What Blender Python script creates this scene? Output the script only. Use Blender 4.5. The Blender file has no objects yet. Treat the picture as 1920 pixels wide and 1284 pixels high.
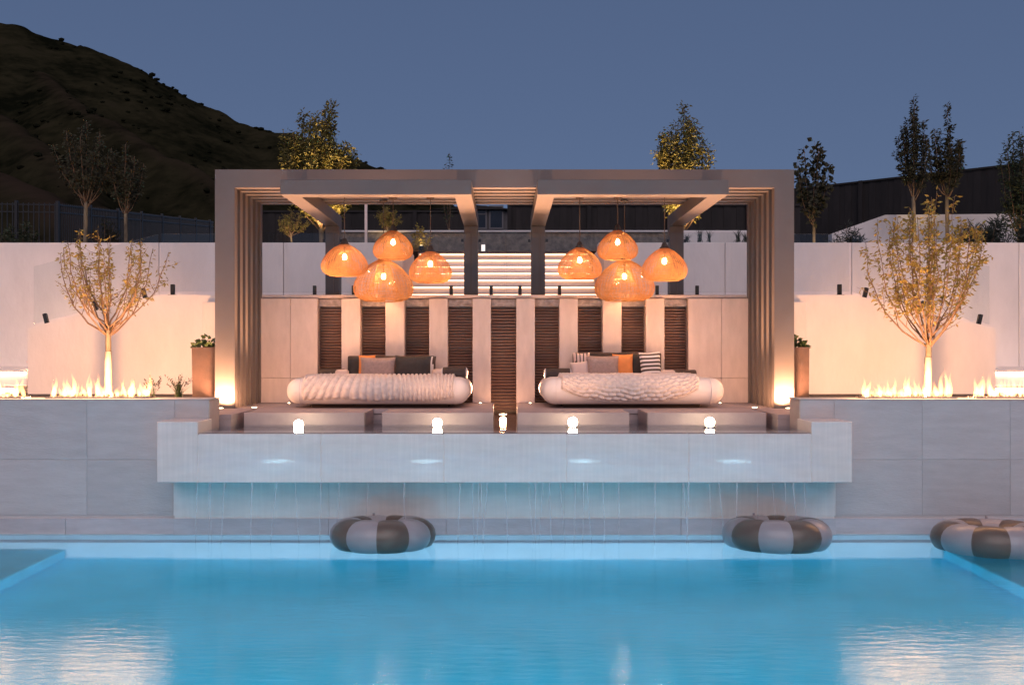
import bpy, bmesh, math, random
import numpy as np
from mathutils import Vector, Matrix, noise as mnoise
R = math.radians
SC = bpy.context.scene
COL = SC.collection
F, EYE, VX, VY = 1863.0, 2.15, 946.0, 660.0
# ------------------------------------------------------------------ camera
cam_d = bpy.data.cameras.new('camera'); cam = bpy.data.objects.new('camera', cam_d); COL.objects.link(cam)
cam.location = (0, 0, EYE); cam.rotation_euler = (R(90), 0, 0)
cam_d.sensor_width = 36; cam_d.lens = 36 * F / 1920
cam_d.shift_x = 14 / 1920; cam_d.shift_y = 18 / 1920
cam_d.clip_start = .1; cam_d.clip_end = 3000
SC.camera = cam
# ------------------------------------------------------------------ sky and twilight
SUN_EL, SUN_AZ = 40.0, 180.0
w = bpy.data.worlds.new('World'); SC.world = w; w.use_nodes = True
nt = w.node_tree; nt.nodes.clear()
out = nt.nodes.new('ShaderNodeOutputWorld'); bg = nt.nodes.new('ShaderNodeBackground')
sky = nt.nodes.new('ShaderNodeTexSky'); sky.sky_type = 'NISHITA'; sky.sun_disc = False
sky.sun_elevation = R(SUN_EL); sky.sun_rotation = R(SUN_AZ)
sky.air_density = 1.0; sky.dust_density = 0.6; sky.ozone_density = 3.0; sky.altitude = 1500
hs = nt.nodes.new('ShaderNodeHueSaturation'); hs.inputs['Saturation'].default_value = 1.0
gm = nt.nodes.new('ShaderNodeGamma'); gm.inputs['Gamma'].default_value = .3
tint = nt.nodes.new('ShaderNodeMix'); tint.data_type = 'RGBA'; tint.blend_type = 'MULTIPLY'; tint.inputs[0].default_value = 1
tint.inputs[7].default_value = (.49, .63, .98, 1)
nt.links.new(sky.outputs[0], gm.inputs[0]); nt.links.new(gm.outputs[0], hs.inputs['Color'])
nt.links.new(hs.outputs[0], tint.inputs[6]); nt.links.new(tint.outputs[2], bg.inputs[0])
bg.inputs[1].default_value = .155
nt.links.new(bg.outputs[0], out.inputs[0])
sd = bpy.data.lights.new('twilight', 'SUN'); so = bpy.data.objects.new('twilight', sd); COL.objects.link(so)
sd.energy = 1.5; sd.angle = R(60); sd.color = (1.0, .77, .76)
so.rotation_euler = (R(90 - SUN_EL), 0, R(0)); so.location = (0, -30, 20)
# ------------------------------------------------------------------ render settings
SC.view_settings.view_transform = 'Standard'; SC.view_settings.look = 'None'
SC.view_settings.exposure = 0.0; SC.view_settings.gamma = 1.0
SC.cycles.use_denoising = True
try: SC.cycles.denoiser = 'OPENIMAGEDENOISE'
except Exception: pass
SC.cycles.max_bounces = 10; SC.cycles.diffuse_bounces = 4; SC.cycles.glossy_bounces = 4
SC.cycles.transmission_bounces = 6; SC.cycles.transparent_max_bounces = 12
SC.cycles.sample_clamp_indirect = 4.0; SC.cycles.caustics_reflective = False
SC.cycles.blur_glossy = .5

# ================================================================== helpers
ORG = {}
def at(px, py, d):
    return Vector(((px - VX) * d / F, d, EYE - (py - VY) * d / F))
def ax(px, d): return (px - VX) * d / F
def az(py, d): return EYE - (py - VY) * d / F

def tag(o, label=None, cat=None, group=None, kind=None):
    if label: o['label'] = label
    if cat: o['category'] = cat
    if group: o['group'] = group
    if kind: o['kind'] = kind
    return o
def thing(name, loc, label, cat, group=None):
    o = bpy.data.objects.new(name, None); COL.objects.link(o)
    o.empty_display_size = .1
    o.location = loc; ORG[o] = Vector(loc)
    return tag(o, label, cat, group)

class MB:
    """collects shapes given in world coordinates; build() links them as one mesh object"""
    def __init__(s): s.v = []; s.f = []; s.m = []
    def add(s, vs, fs, mi=0):
        n = len(s.v); s.v += [tuple(v) for v in vs]
        for f in fs: s.f.append(tuple(i + n for i in f)); s.m.append(mi)
        return s
    def box(s, x0, x1, y0, y1, z0, z1, mi=0):
        vs = [(x0,y0,z0),(x1,y0,z0),(x1,y1,z0),(x0,y1,z0),(x0,y0,z1),(x1,y0,z1),(x1,y1,z1),(x0,y1,z1)]
        return s.add(vs, [(3,2,1,0),(4,5,6,7),(0,1,5,4),(1,2,6,5),(2,3,7,6),(3,0,4,7)], mi)
    def bbox(s, x0, x1, y0, y1, z0, z1, bev=.01, seg=1):
        bm = bmesh.new(); bmesh.ops.create_cube(bm, size=1)
        for v in bm.verts:
            v.co = Vector(((x0+x1)/2 + v.co.x*(x1-x0), (y0+y1)/2 + v.co.y*(y1-y0), (z0+z1)/2 + v.co.z*(z1-z0)))
        bmesh.ops.bevel(bm, geom=list(bm.edges), offset=bev, segments=seg, profile=.5, affect='EDGES')
        bm.verts.index_update()
        s.add([v.co.copy() for v in bm.verts], [tuple(v.index for v in f.verts) for f in bm.faces]); bm.free()
        return s
    def prism(s, poly, y0, y1):
        """poly: (x,z) outline extruded along y"""
        n = len(poly)
        vs = [(x, y0, z) for x, z in poly] + [(x, y1, z) for x, z in poly]
        fs = [tuple(range(n)), tuple(range(2*n-1, n-1, -1))]
        fs += [(i, i+n, (i+1) % n + n, (i+1) % n) for i in range(n)]
        return s.add(vs, fs)
    def tube(s, pts, rs, n=6, cap=True):
        pts = [Vector(p) for p in pts]
        if not hasattr(rs, '__len__'): rs = [rs] * len(pts)
        vs = []; ref = None
        for i, p in enumerate(pts):
            t = (pts[min(i+1, len(pts)-1)] - pts[max(i-1, 0)])
            t = t.normalized() if t.length > 1e-9 else Vector((0,0,1))
            if ref is None: ref = t.orthogonal().normalized()
            a = ref - t * ref.dot(t)
            a = a.normalized() if a.length > 1e-6 else t.orthogonal().normalized()
            ref = a; b = t.cross(a)
            for k in range(n):
                c = 2*math.pi*k/n
                vs.append(p + (a*math.cos(c) + b*math.sin(c)) * rs[i])
        fs = []
        for i in range(len(pts)-1):
            for k in range(n):
                fs.append((i*n+k, i*n+(k+1) % n, (i+1)*n+(k+1) % n, (i+1)*n+k))
        if cap:
            fs.append(tuple(range(n-1, -1, -1))); fs.append(tuple((len(pts)-1)*n+k for k in range(n)))
        return s.add(vs, fs)
    def lathe(s, prof, c, n=24, close=True):
        vs = []
        for r, z in prof:
            for k in range(n):
                a = 2*math.pi*k/n
                vs.append((c[0]+r*math.cos(a), c[1]+r*math.sin(a), c[2]+z))
        fs = []
        for i in range(len(prof)-1):
            for k in range(n):
                fs.append((i*n+k, i*n+(k+1) % n, (i+1)*n+(k+1) % n, (i+1)*n+k))
        if close:
            fs.append(tuple(range(n-1, -1, -1))); fs.append(tuple((len(prof)-1)*n+k for k in range(n)))
        return s.add(vs, fs)
    def build(s, name, mat, parent=None, smooth=False, loc=None):
        org = ORG.get(parent, Vector((0,0,0))) if parent else (Vector(loc) if loc else Vector((0,0,0)))
        me = bpy.data.meshes.new(name)
        me.from_pydata([(v[0]-org[0], v[1]-org[1], v[2]-org[2]) for v in s.v], [], s.f)
        for m in (mat if isinstance(mat, (list, tuple)) else [mat]): me.materials.append(m)
        if any(s.m): me.polygons.foreach_set('material_index', s.m)
        if smooth: me.polygons.foreach_set('use_smooth', [True]*len(me.polygons))
        me.update()
        o = bpy.data.objects.new(name, me); COL.objects.link(o)
        if parent: o.parent = parent
        elif loc: o.location = loc
        ORG[o] = org
        return o
def place(mesh, name, loc, parent, rot=(0,0,0), scale=(1,1,1)):
    """another object that shares a piece's mesh; loc in world coordinates"""
    o = bpy.data.objects.new(name, mesh); COL.objects.link(o)
    org = ORG.get(parent, Vector((0,0,0)))
    o.parent = parent; o.location = Vector(loc) - org; o.rotation_euler = rot; o.scale = scale
    ORG[o] = Vector(loc)
    return o
def piece(mb, mat, smooth=False):
    me = bpy.data.meshes.new('piece'); me.from_pydata(mb.v, [], mb.f); me.materials.append(mat)
    if smooth: me.polygons.foreach_set('use_smooth', [True]*len(me.polygons))
    me.update(); return me

# ------------------------------------------------------------------ materials
def base_mat(name):
    m = bpy.data.materials.new(name); m.use_nodes = True
    return m, m.node_tree, m.node_tree.nodes['Principled BSDF']
def M(name, col, rough=.6, metal=0., var=.12, scale=6., stretch=(1,1,1), bump=0., bscale=None, spec=.5, objvar=0., col2=None, transl=0., detail=6., coat=0.):
    m, t, b = base_mat(name); N = t.nodes; L = t.links
    b.inputs['Roughness'].default_value = rough; b.inputs['Metallic'].default_value = metal
    b.inputs['Specular IOR Level'].default_value = spec
    if coat: b.inputs['Coat Weight'].default_value = coat; b.inputs['Coat Roughness'].default_value = .1
    tc = N.new('ShaderNodeTexCoord'); mp = N.new('ShaderNodeMapping'); mp.inputs['Scale'].default_value = stretch
    oi = N.new('ShaderNodeObjectInfo')
    ad = N.new('ShaderNodeVectorMath'); ad.operation = 'MULTIPLY_ADD'
    L.new(oi.outputs['Random'], ad.inputs[0]); ad.inputs[1].default_value = (37, 53, 71)
    L.new(tc.outputs['Object'], ad.inputs[2]); L.new(ad.outputs[0], mp.inputs[0])
    nz = N.new('ShaderNodeTexNoise'); nz.inputs['Scale'].default_value = scale; nz.inputs['Detail'].default_value = detail
    nz.inputs['Roughness'].default_value = .6
    L.new(mp.outputs[0], nz.inputs['Vector'])
    rp = N.new('ShaderNodeMapRange'); rp.inputs[1].default_value = .3; rp.inputs[2].default_value = .7
    L.new(nz.outputs[0], rp.inputs[0])
    mx = N.new('ShaderNodeMix'); mx.data_type = 'RGBA'
    c2 = col2 if col2 else tuple(c*(1-2*var) for c in col)
    c1 = col if col2 else tuple(min(1, c*(1+var)) for c in col)
    mx.inputs[6].default_value = (*c1, 1); mx.inputs[7].default_value = (*c2, 1)
    L.new(rp.outputs[0], mx.inputs[0])
    cout = mx.outputs[2]
    if objvar:
        hv = N.new('ShaderNodeHueSaturation'); mr = N.new('ShaderNodeMapRange')
        mr.inputs[3].default_value = 1-objvar; mr.inputs[4].default_value = 1+objvar
        L.new(oi.outputs['Random'], mr.inputs[0]); L.new(mr.outputs[0], hv.inputs['Value']); L.new(cout, hv.inputs['Color'])
        cout = hv.outputs[0]
    L.new(cout, b.inputs['Base Color'])
    if bump:
        n2 = N.new('ShaderNodeTexNoise'); n2.inputs['Scale'].default_value = bscale or scale*6; n2.inputs['Detail'].default_value = 4
        L.new(mp.outputs[0], n2.inputs['Vector'])
        bp = N.new('ShaderNodeBump'); bp.inputs['Strength'].default_value = bump; bp.inputs['Distance'].default_value = .02
        L.new(n2.outputs[0], bp.inputs['Height']); L.new(bp.outputs[0], b.inputs['Normal'])
    if transl:
        tr = N.new('ShaderNodeBsdfTranslucent'); L.new(cout, tr.inputs[0]); ms = N.new('ShaderNodeMixShader')
        ms.inputs[0].default_value = transl; o = N['Material Output']
        L.new(b.outputs[0], ms.inputs[1]); L.new(tr.outputs[0], ms.inputs[2]); L.new(ms.outputs[0], o.inputs[0])
    return m
def emis(name, col, st):
    m, t, b = base_mat(name)
    b.inputs['Base Color'].default_value = (.8,.8,.8,1)
    b.inputs['Emission Color'].default_value = (*col, 1); b.inputs['Emission Strength'].default_value = st
    return m
WARM = (1.0, .49, .245); WARM2 = (1.0, .60, .30)

MAT = {}
MAT['stone'] = M('limestone_panel', (.50,.49,.49), .55, var=.05, scale=2.6, stretch=(1,1,5), bump=.25, bscale=18, objvar=.05)
MAT['stone_warm'] = M('porcelain_panel', (.61,.51,.475), .5, var=.06, scale=3, stretch=(3,3,1), bump=.1, bscale=30, objvar=.03)
MAT['deck'] = M('deck_stone', (.45,.365,.36), .5, var=.08, scale=3, bump=.12, bscale=40, objvar=.03)
MAT['stucco'] = M('white_stucco', (.73,.69,.67), .8, var=.055, scale=1.6, stretch=(1,1,.45), bump=.3, bscale=14, detail=9)
MAT['white'] = M('white_render', (.76,.63,.57), .8, var=.03, scale=1.5, bump=.1, bscale=50)
MAT['metal'] = M('taupe_aluminium', (.115,.097,.094), .42, var=.04, scale=3, bump=.03, bscale=200)
MAT['slat'] = M('bronze_slat', (.34,.21,.17), .4, var=.05, scale=9, objvar=.04)
MAT['lintel'] = M('wet_lintel_stone', (.36,.30,.28), .55, var=.25, scale=12, bump=.5, bscale=30)
MAT['black'] = M('black_metal', (.009,.0085,.0085), .4, var=.1)
MAT['plaster'] = M('pool_plaster', (.04,.61,.84), .7, var=.05, scale=2.0)
MAT['bench'] = M('bench_plaster', (.32,.41,.50), .7, var=.05, scale=2.0)
MAT['bench_side'] = M('side_bench_shaded_plaster', (.06,.50,.70), .6, var=.08, scale=3)  # darker blue pool plaster; shade of the side risers put into the colour
MAT['tile'] = M('waterline_tile', (.52,.50,.52), .45, var=.07, scale=3, stretch=(1,1,4), bump=.15, objvar=.05)
MAT['soil'] = M('bark_mulch', (.09,.065,.05), .95, var=.35, scale=14, bump=.8, bscale=40)
MAT['ground'] = M('dry_ground', (.05,.045,.035), .95, var=.3, scale=.6, bump=.5)
MAT['fabric'] = M('white_canvas', (.76,.70,.68), .9, var=.03, scale=6, bump=.15, bscale=160)
MAT['knit'] = M('chunky_wool', (.72,.62,.58), .95, var=.08, scale=20, bump=.35, bscale=120)
MAT['brown'] = M('brown_cushion', (.07,.05,.043), .9, var=.1, scale=12, bump=.2, bscale=200)
MAT['charcoal'] = M('charcoal_cushion', (.035,.03,.03), .9, var=.15, scale=12, bump=.2, bscale=200)
MAT['orange'] = M('orange_cushion', (.72,.26,.08), .9, var=.06, scale=12, bump=.2, bscale=200)
MAT['taupe'] = M('taupe_cushion', (.34,.25,.23), .9, var=.10, scale=30, bump=.3, bscale=200)
MAT['blush'] = M('blush_cushion', (.66,.52,.48), .9, var=.05, scale=12, bump=.2, bscale=200)
MAT['corten'] = M('rusty_brown_planter', (.055,.027,.02), .7, var=.2, scale=5, bump=.15)
MAT['rattan'] = M('rattan_cane', (.86,.50,.20), .65, var=.12, scale=20, transl=.5)
MAT['bark'] = M('grey_bark', (.22,.17,.11), .9, var=.3, scale=9, stretch=(1,1,.4), bump=.6, bscale=40)
MAT['limewash'] = M('white_trunk_wrap', (.66,.56,.40), .8, var=.15, scale=8, stretch=(1,1,.5), bump=.3)
MAT['twig'] = M('brown_twig', (.20,.12,.07), .85, var=.2, scale=10)
MAT['leaf_gold'] = M('olive_gold_leaf', (.40,.29,.06), .55, col2=(.20,.16,.03), scale=2.2, transl=.3, detail=3)
MAT['leaf_olive'] = M('olive_leaf', (.24,.19,.045), .6, col2=(.10,.095,.025), scale=2.2, transl=.3, detail=3)
MAT['leaf_green'] = M('dark_green_leaf', (.06,.075,.03), .6, col2=(.03,.04,.018), scale=2.0, transl=.25, detail=3)
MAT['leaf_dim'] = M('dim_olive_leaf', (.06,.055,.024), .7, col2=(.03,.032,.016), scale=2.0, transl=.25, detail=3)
MAT['juniper'] = M('juniper_needles', (.05,.065,.045), .8, col2=(.025,.035,.025), scale=6)
MAT['rose'] = M('succulent_leaf', (.10,.14,.05), .5, col2=(.05,.08,.03), scale=8, transl=.2)
MAT['grass'] = M('pale_grass_blade', (.62,.52,.36), .7, col2=(.40,.33,.18), scale=5, transl=.35)
MAT['rock'] = M('grey_boulder', (.30,.25,.22), .9, var=.3, scale=4, bump=.6, bscale=12)
MAT['fence'] = M('black_fence_board', (.012,.010,.010), .8, var=.25, scale=5, stretch=(1,1,.3), objvar=.25)
MAT['gabion'] = M('rough_rubble_wall', (.22,.19,.16), .95, col2=(.09,.08,.07), scale=9, bump=1.0, bscale=22, detail=8)
MAT['steel'] = M('brushed_steel', (.5,.5,.5), .3, metal=1, var=.05)
MAT['housewall'] = M('grey_siding', (.06,.06,.065), .7, var=.1)
MAT['housewhite'] = M('grey_window_trim', (.10,.10,.11), .6, var=.05)
MAT['housepane'] = M('dark_window_glass', (.012,.016,.024), .1, var=.2, scale=2)
MAT['float_brown'] = M('float_brown_vinyl', (.13,.095,.075), .35, var=.06, scale=3)
MAT['float_white'] = M('float_white_vinyl', (.34,.31,.32), .35, var=.05, scale=3)
MAT['bulb'] = emis('bulb_glow', (1,.72,.42), 30)
MAT['lens'] = emis('lamp_lens_glow', (1,.78,.52), 68)
MAT['lens_small'] = emis('small_lamp_lens_glow', (1,.78,.5), 9)
MAT['led'] = emis('led_strip_glow', (1,.60,.36), 5.5)
MAT['led_hot'] = emis('led_strip_bright_glow', (1,.58,.32), 40)
MAT['led_stair'] = emis('led_strip_stair_glow', (1,.56,.30), 88)
MAT['pool_lens'] = emis('pool_lamp_glow', (.58,.88,1), 500)

def make_hill_mat():
    m, t, b = base_mat('dark_scrub_hill'); N = t.nodes; L = t.links
    b.inputs['Roughness'].default_value = 1; b.inputs['Specular IOR Level'].default_value = 0
    tc = N.new('ShaderNodeTexCoord')
    n1 = N.new('ShaderNodeTexNoise'); n1.inputs['Scale'].default_value = .035; n1.inputs['Detail'].default_value = 9; n1.inputs['Roughness'].default_value = .68
    n2 = N.new('ShaderNodeTexNoise'); n2.inputs['Scale'].default_value = .25; n2.inputs['Detail'].default_value = 6
    L.new(tc.outputs['Object'], n1.inputs['Vector']); L.new(tc.outputs['Object'], n2.inputs['Vector'])
    r = N.new('ShaderNodeValToRGB'); e = r.color_ramp.elements
    e[0].position = .38; e[0].color = (.006,.007,.004,1); e[1].position = .62; e[1].color = (.026,.024,.013,1)
    x = e.new(.72); x.color = (.028,.024,.015,1)
    mm = N.new('ShaderNodeMath'); mm.operation = 'MULTIPLY_ADD'; mm.inputs[1].default_value = .35; 
    L.new(n2.outputs[0], mm.inputs[0]); 
    sb = N.new('ShaderNodeMath'); sb.operation = 'SUBTRACT'; sb.inputs[1].default_value = .17
    L.new(n1.outputs[0], sb.inputs[0]); L.new(sb.outputs[0], mm.inputs[2])
    L.new(mm.outputs[0], r.inputs[0])
    # bare earth tracks along the spur crests, stored per vertex
    at_ = N.new('ShaderNodeAttribute'); at_.attribute_name = 'bare'
    mx = N.new('ShaderNodeMix'); mx.data_type = 'RGBA'; mx.inputs[7].default_value = (.035,.025,.018,1)
    ml = N.new('ShaderNodeMath'); ml.operation = 'MULTIPLY'; L.new(at_.outputs['Fac'], ml.inputs[0]); L.new(n2.outputs[0], ml.inputs[1])
    L.new(ml.outputs[0], mx.inputs[0]); L.new(r.outputs[0], mx.inputs[6]); L.new(mx.outputs[2], b.inputs['Base Color'])
    return m
MAT['hill'] = make_hill_mat()

def make_water(name, rough, bump, sc, tintc, ior=1.333):
    m, t, b = base_mat(name); N = t.nodes; L = t.links
    N.remove(b); o = N['Material Output']
    g = N.new('ShaderNodeBsdfGlass'); g.inputs['IOR'].default_value = ior; g.inputs['Roughness'].default_value = rough
    g.inputs['Color'].default_value = (*tintc, 1)
    tc = N.new('ShaderNodeTexCoord'); mp = N.new('ShaderNodeMapping'); mp.inputs['Scale'].default_value = sc
    n1 = N.new('ShaderNodeTexNoise'); n1.inputs['Scale'].default_value = 1; n1.inputs['Detail'].default_value = 5; n1.inputs['Roughness'].default_value = .55
    L.new(tc.outputs['Object'], mp.inputs[0]); L.new(mp.outputs[0], n1.inputs['Vector'])
    bp = N.new('ShaderNodeBump'); bp.inputs['Strength'].default_value = bump; bp.inputs['Distance'].default_value = .05
    L.new(n1.outputs[0], bp.inputs['Height']); L.new(bp.outputs[0], g.inputs['Normal']); L.new(g.outputs[0], o.inputs[0])
    return m
MAT['water'] = make_water('pool_water', .11, .09, (4.0, 14.0, 1), (.84,.96,1.0), 1.22)
MAT['basin_water'] = make_water('basin_water', .02, .06, (4, 6, 1), (.9,.95,1))

def make_wet():
    m, t, b = base_mat('wet_limestone'); N = t.nodes; L = t.links
    tc = N.new('ShaderNodeTexCoord')
    mp = N.new('ShaderNodeMapping'); mp.inputs['Scale'].default_value = (30, 1, 1.2); L.new(tc.outputs['Object'], mp.inputs[0])
    st = N.new('ShaderNodeTexNoise'); st.inputs['Scale'].default_value = 1; st.inputs['Detail'].default_value = 5; L.new(mp.outputs[0], st.inputs['Vector'])
    mp2 = N.new('ShaderNodeMapping'); mp2.inputs['Scale'].default_value = (1, 1, 4); L.new(tc.outputs['Object'], mp2.inputs[0])
    n2 = N.new('ShaderNodeTexNoise'); n2.inputs['Scale'].default_value = 3; n2.inputs['Detail'].default_value = 7; L.new(mp2.outputs[0], n2.inputs['Vector'])
    r = N.new('ShaderNodeValToRGB'); e = r.color_ramp.elements
    e[0].position = .3; e[0].color = (.79,.71,.645,1); e[1].position = .7; e[1].color = (.88,.79,.72,1); L.new(n2.outputs[0], r.inputs[0])
    sr = N.new('ShaderNodeMapRange'); sr.inputs[1].default_value = .45; sr.inputs[2].default_value = .75; sr.inputs[3].default_value = .99; sr.inputs[4].default_value = 1.07
    L.new(st.outputs[0], sr.inputs[0])
    sm = N.new('ShaderNodeMix'); sm.data_type = 'RGBA'; sm.blend_type = 'MULTIPLY'; sm.inputs[0].default_value = 1
    L.new(r.outputs[0], sm.inputs[6]); L.new(sr.outputs[0], sm.inputs[7]); L.new(sm.outputs[2], b.inputs['Base Color'])
    b.inputs['Roughness'].default_value = .35
    b.inputs['Coat Weight'].default_value = 1; b.inputs['Coat Roughness'].default_value = .025; b.inputs['Coat IOR'].default_value = 1.8
    bp = N.new('ShaderNodeBump'); bp.inputs['Strength'].default_value = .055; bp.inputs['Distance'].default_value = .01
    L.new(st.outputs[0], bp.inputs['Height']); L.new(bp.outputs[0], b.inputs['Coat Normal'])
    return m
MAT['wet'] = make_wet()

def make_glass():
    m, t, b = base_mat('clear_glass'); N = t.nodes; L = t.links; N.remove(b); o = N['Material Output']
    tr = N.new('ShaderNodeBsdfTransparent'); tr.inputs[0].default_value = (.965,.975,.97,1)
    gl = N.new('ShaderNodeBsdfGlossy'); gl.inputs['Roughness'].default_value = .02
    fr = N.new('ShaderNodeFresnel'); fr.inputs[0].default_value = 1.45
    ms = N.new('ShaderNodeMixShader'); L.new(fr.outputs[0], ms.inputs[0]); L.new(tr.outputs[0], ms.inputs[1]); L.new(gl.outputs[0], ms.inputs[2])
    L.new(ms.outputs[0], o.inputs[0]); return m
MAT['glass'] = make_glass()
def make_stream():
    m, t, b = base_mat('falling_water'); N = t.nodes; L = t.links; N.remove(b); o = N['Material Output']
    tr = N.new('ShaderNodeBsdfTransparent')
    df = N.new('ShaderNodeBsdfDiffuse'); df.inputs[0].default_value = (.85,.9,.95,1)
    gl = N.new('ShaderNodeBsdfGlossy'); gl.inputs['Roughness'].default_value = .15
    m1 = N.new('ShaderNodeMixShader'); m1.inputs[0].default_value = .3; L.new(df.outputs[0], m1.inputs[1]); L.new(gl.outputs[0], m1.inputs[2])
    ms = N.new('ShaderNodeMixShader'); ms.inputs[0].default_value = .22; L.new(tr.outputs[0], ms.inputs[1]); L.new(m1.outputs[0], ms.inputs[2])
    L.new(ms.outputs[0], o.inputs[0]); return m
MAT['stream'] = make_stream()

def lamp(name, kind, loc, power, col, parent=None, radius=.05, target=None, size=60, blend=.6):
    d = bpy.data.lights.new(name, kind); d.energy = power; d.color = col
    if kind in ('POINT', 'SPOT'): d.shadow_soft_size = radius
    if kind == 'SPOT': d.spot_size = R(size); d.spot_blend = blend
    o = bpy.data.objects.new(name, d); COL.objects.link(o)
    loc = Vector(loc)
    if target is not None:
        o.rotation_euler = (Vector(target) - loc).to_track_quat('-Z', 'Y').to_euler()
    o.location = loc
    if parent: o.parent = parent; o.location = loc - ORG[parent]
    return o

# ================================================================== THE SETTING
DECK, WALLTOP, BED, TERR, BW = 1.38, 1.58, 1.50, 2.90, 1.236
YW, YS, YF, YB = 11.8, 11.25, 13.6, 15.15      # main wall, spill wall, pergola front, feature wall

# --- far hill: spurs running down from one ridge
def hill():
    crests = [
        ([(-900,330,640),(-500,150,560),(-300,95,500),(0,48,450),(30,48,450),(70,65,450),(130,82,450),(160,88,450),(215,108,448),(250,130,446),(300,165,444),(340,185,442),(400,205,440),(450,228,436),(500,241,432),(545,248,428),(600,270,425),(660,298,420),(710,318,415),(800,370,410),(950,450,400)], .62),
        ([(60,120,420),(150,203,335),(220,235,312),(300,285,285),(350,308,272),(400,335,260),(480,400,235),(560,470,215)], .80),
        ([(-200,120,330),(0,212,250),(60,262,228),(130,330,200),(180,375,185),(260,440,165)], .85),
        ([(-250,240,170),(-60,300,138),(0,325,128),(50,350,120),(90,376,114),(160,420,104)], .75),
    ]
    nx, ny = 260, 200
    xs = np.concatenate([np.linspace(-560, -240, 40, endpoint=False), np.linspace(-240, 60, nx-40)])
    ys = np.linspace(70, 640, ny)
    X, Y = np.meshgrid(xs, ys)
    Z = np.full_like(X, -60.); bare = np.zeros_like(X)
    for ci, (pts, sl) in enumerate(crests):
        P = [at(*p) for p in pts]
        best = np.full_like(X, -1e9); bd = np.full_like(X, 1e9)
        for a, b in zip(P, P[1:]):
            dx, dy = b.x-a.x, b.y-a.y; L2 = dx*dx+dy*dy
            tt = np.clip(((X-a.x)*dx+(Y-a.y)*dy)/L2, 0, 1)
            dist = np.hypot(X-(a.x+tt*dx), Y-(a.y+tt*dy))
            h = a.z+tt*(b.z-a.z) - sl*(np.sqrt(dist*dist+9)-3)
            best = np.maximum(best, h); bd = np.minimum(bd, dist)
        up = best > Z
        Z = np.where(up, best, Z)
        if ci: bare = np.where(up, np.exp(-(bd/3.2)**2) * (1.0 if ci < 3 else 2.2), bare)
        else: bare = np.where(up, 0, bare)
    nzv = np.array([mnoise.fractal(Vector((x*.022, y*.022, 1.3)), .9, 2.1, 5) for x, y in zip(X.ravel(), Y.ravel())]).reshape(X.shape)
    nz2 = np.array([mnoise.fractal(Vector((x*.12, y*.05, 7.1)), .9, 2.1, 3) for x, y in zip(X.ravel(), Y.ravel())]).reshape(X.shape)
    Z = Z + nzv*1.8 + nz2*.9
    Z = np.maximum(Z, 1.0)
    vs = np.stack([X.ravel(), Y.ravel(), Z.ravel()], 1)
    nyy, nxx = X.shape
    idx = np.arange(nyy*nxx).reshape(nyy, nxx)
    fs = np.stack([idx[:-1,:-1].ravel(), idx[:-1,1:].ravel(), idx[1:,1:].ravel(), idx[1:,:-1].ravel()], 1)
    me = bpy.data.meshes.new('hill'); me.from_pydata(vs.tolist(), [], fs.tolist()); me.materials.append(MAT['hill'])
    a = me.attributes.new('bare', 'FLOAT', 'POINT'); a.data.foreach_set('value', bare.ravel().astype(np.float32))
    me.polygons.foreach_set('use_smooth', [True]*len(me.polygons)); me.update()
    o = bpy.data.objects.new('hill', me); COL.objects.link(o); tag(o, 'dark scrub covered mountain slope behind the left garden', None, kind='structure')
    # scrub clumps on the slope
    rng = random.Random(5); mb = MB()
    flat = np.argwhere((Z > 12) & (Y < 470) & (Y > 110))
    bmt = bmesh.new(); bmesh.ops.create_icosphere(bmt, subdivisions=1, radius=1)
    iv = [v.co.copy() for v in bmt.verts]; ifc = [tuple(v.index for v in f.verts) for f in bmt.faces]; bmt.free()
    for k in range(2600):
        i, j = flat[rng.randrange(len(flat))]
        x, y, z = X[i,j]+rng.uniform(-2,2), Y[i,j]+rng.uniform(-2,2), Z[i,j]
        if mnoise.noise(Vector((x*.03, y*.03, 4))) < .0: continue
        r = rng.uniform(.35, 1.0) * (.4 + y/450)
        mb.add([(x+v.x*r*1.2*rng.uniform(.8,1.2), y+v.y*r, z+v.z*r*.7*rng.uniform(.7,1.3)) for v in iv], ifc)
    o = mb.build('hill_scrub', M('dark_scrub', (.012,.013,.008), 1, var=.3, scale=.3, spec=0)); tag(o, 'low dark scrub dotted over the mountain slope', 'scrub', kind='stuff')
hill()
tag(MB().add([(-1500,19.4,4.12),(1500,19.4,4.12),(1500,1500,4.12),(-1500,1500,4.12)], [(0,1,2,3)]).build('ground', MAT['ground']), kind='structure')
tag(MB().box(-5.3, 5.3, 15.52, 19.2, TERR-.25, TERR).build('upper_terrace', MAT['deck']), kind='structure')

# --- pool shell
PX, PY0, PZ, BENCH, BX = 6.4, 2.3, -.93, -.245, 5.08
pool = MB()
pool.add([(-PX,PY0,PZ),(PX,PY0,PZ),(PX,11.76,PZ),(-PX,11.76,PZ)], [(0,1,2,3)])
pool.add([(-PX,PY0,PZ),(PX,PY0,PZ),(PX,PY0,.1),(-PX,PY0,.1)], [(3,2,1,0)])
pool.add([(-PX,PY0,PZ),(-PX,11.76,PZ),(-PX,11.76,.1),(-PX,PY0,.1)], [(0,1,2,3)])
pool.add([(PX,PY0,PZ),(PX,11.76,PZ),(PX,11.76,.1),(PX,PY0,.1)], [(3,2,1,0)])
tag(MB().box(-PX+.002, PX-.002, 11.71, 11.80, PZ, -.02).build('pool_end_wall', MAT['bench']), kind='structure')
tag(pool.build('pool_floor', MAT['plaster']), 'blue plastered pool shell under the water', kind='structure')
tag(MB().bbox(-PX+.01, PX-.01, 11.54, 11.705, PZ+.004, BENCH, .025, 2).build('pool_bench', MAT['bench']), 'underwater bench along the far pool wall', kind='structure')
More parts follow.
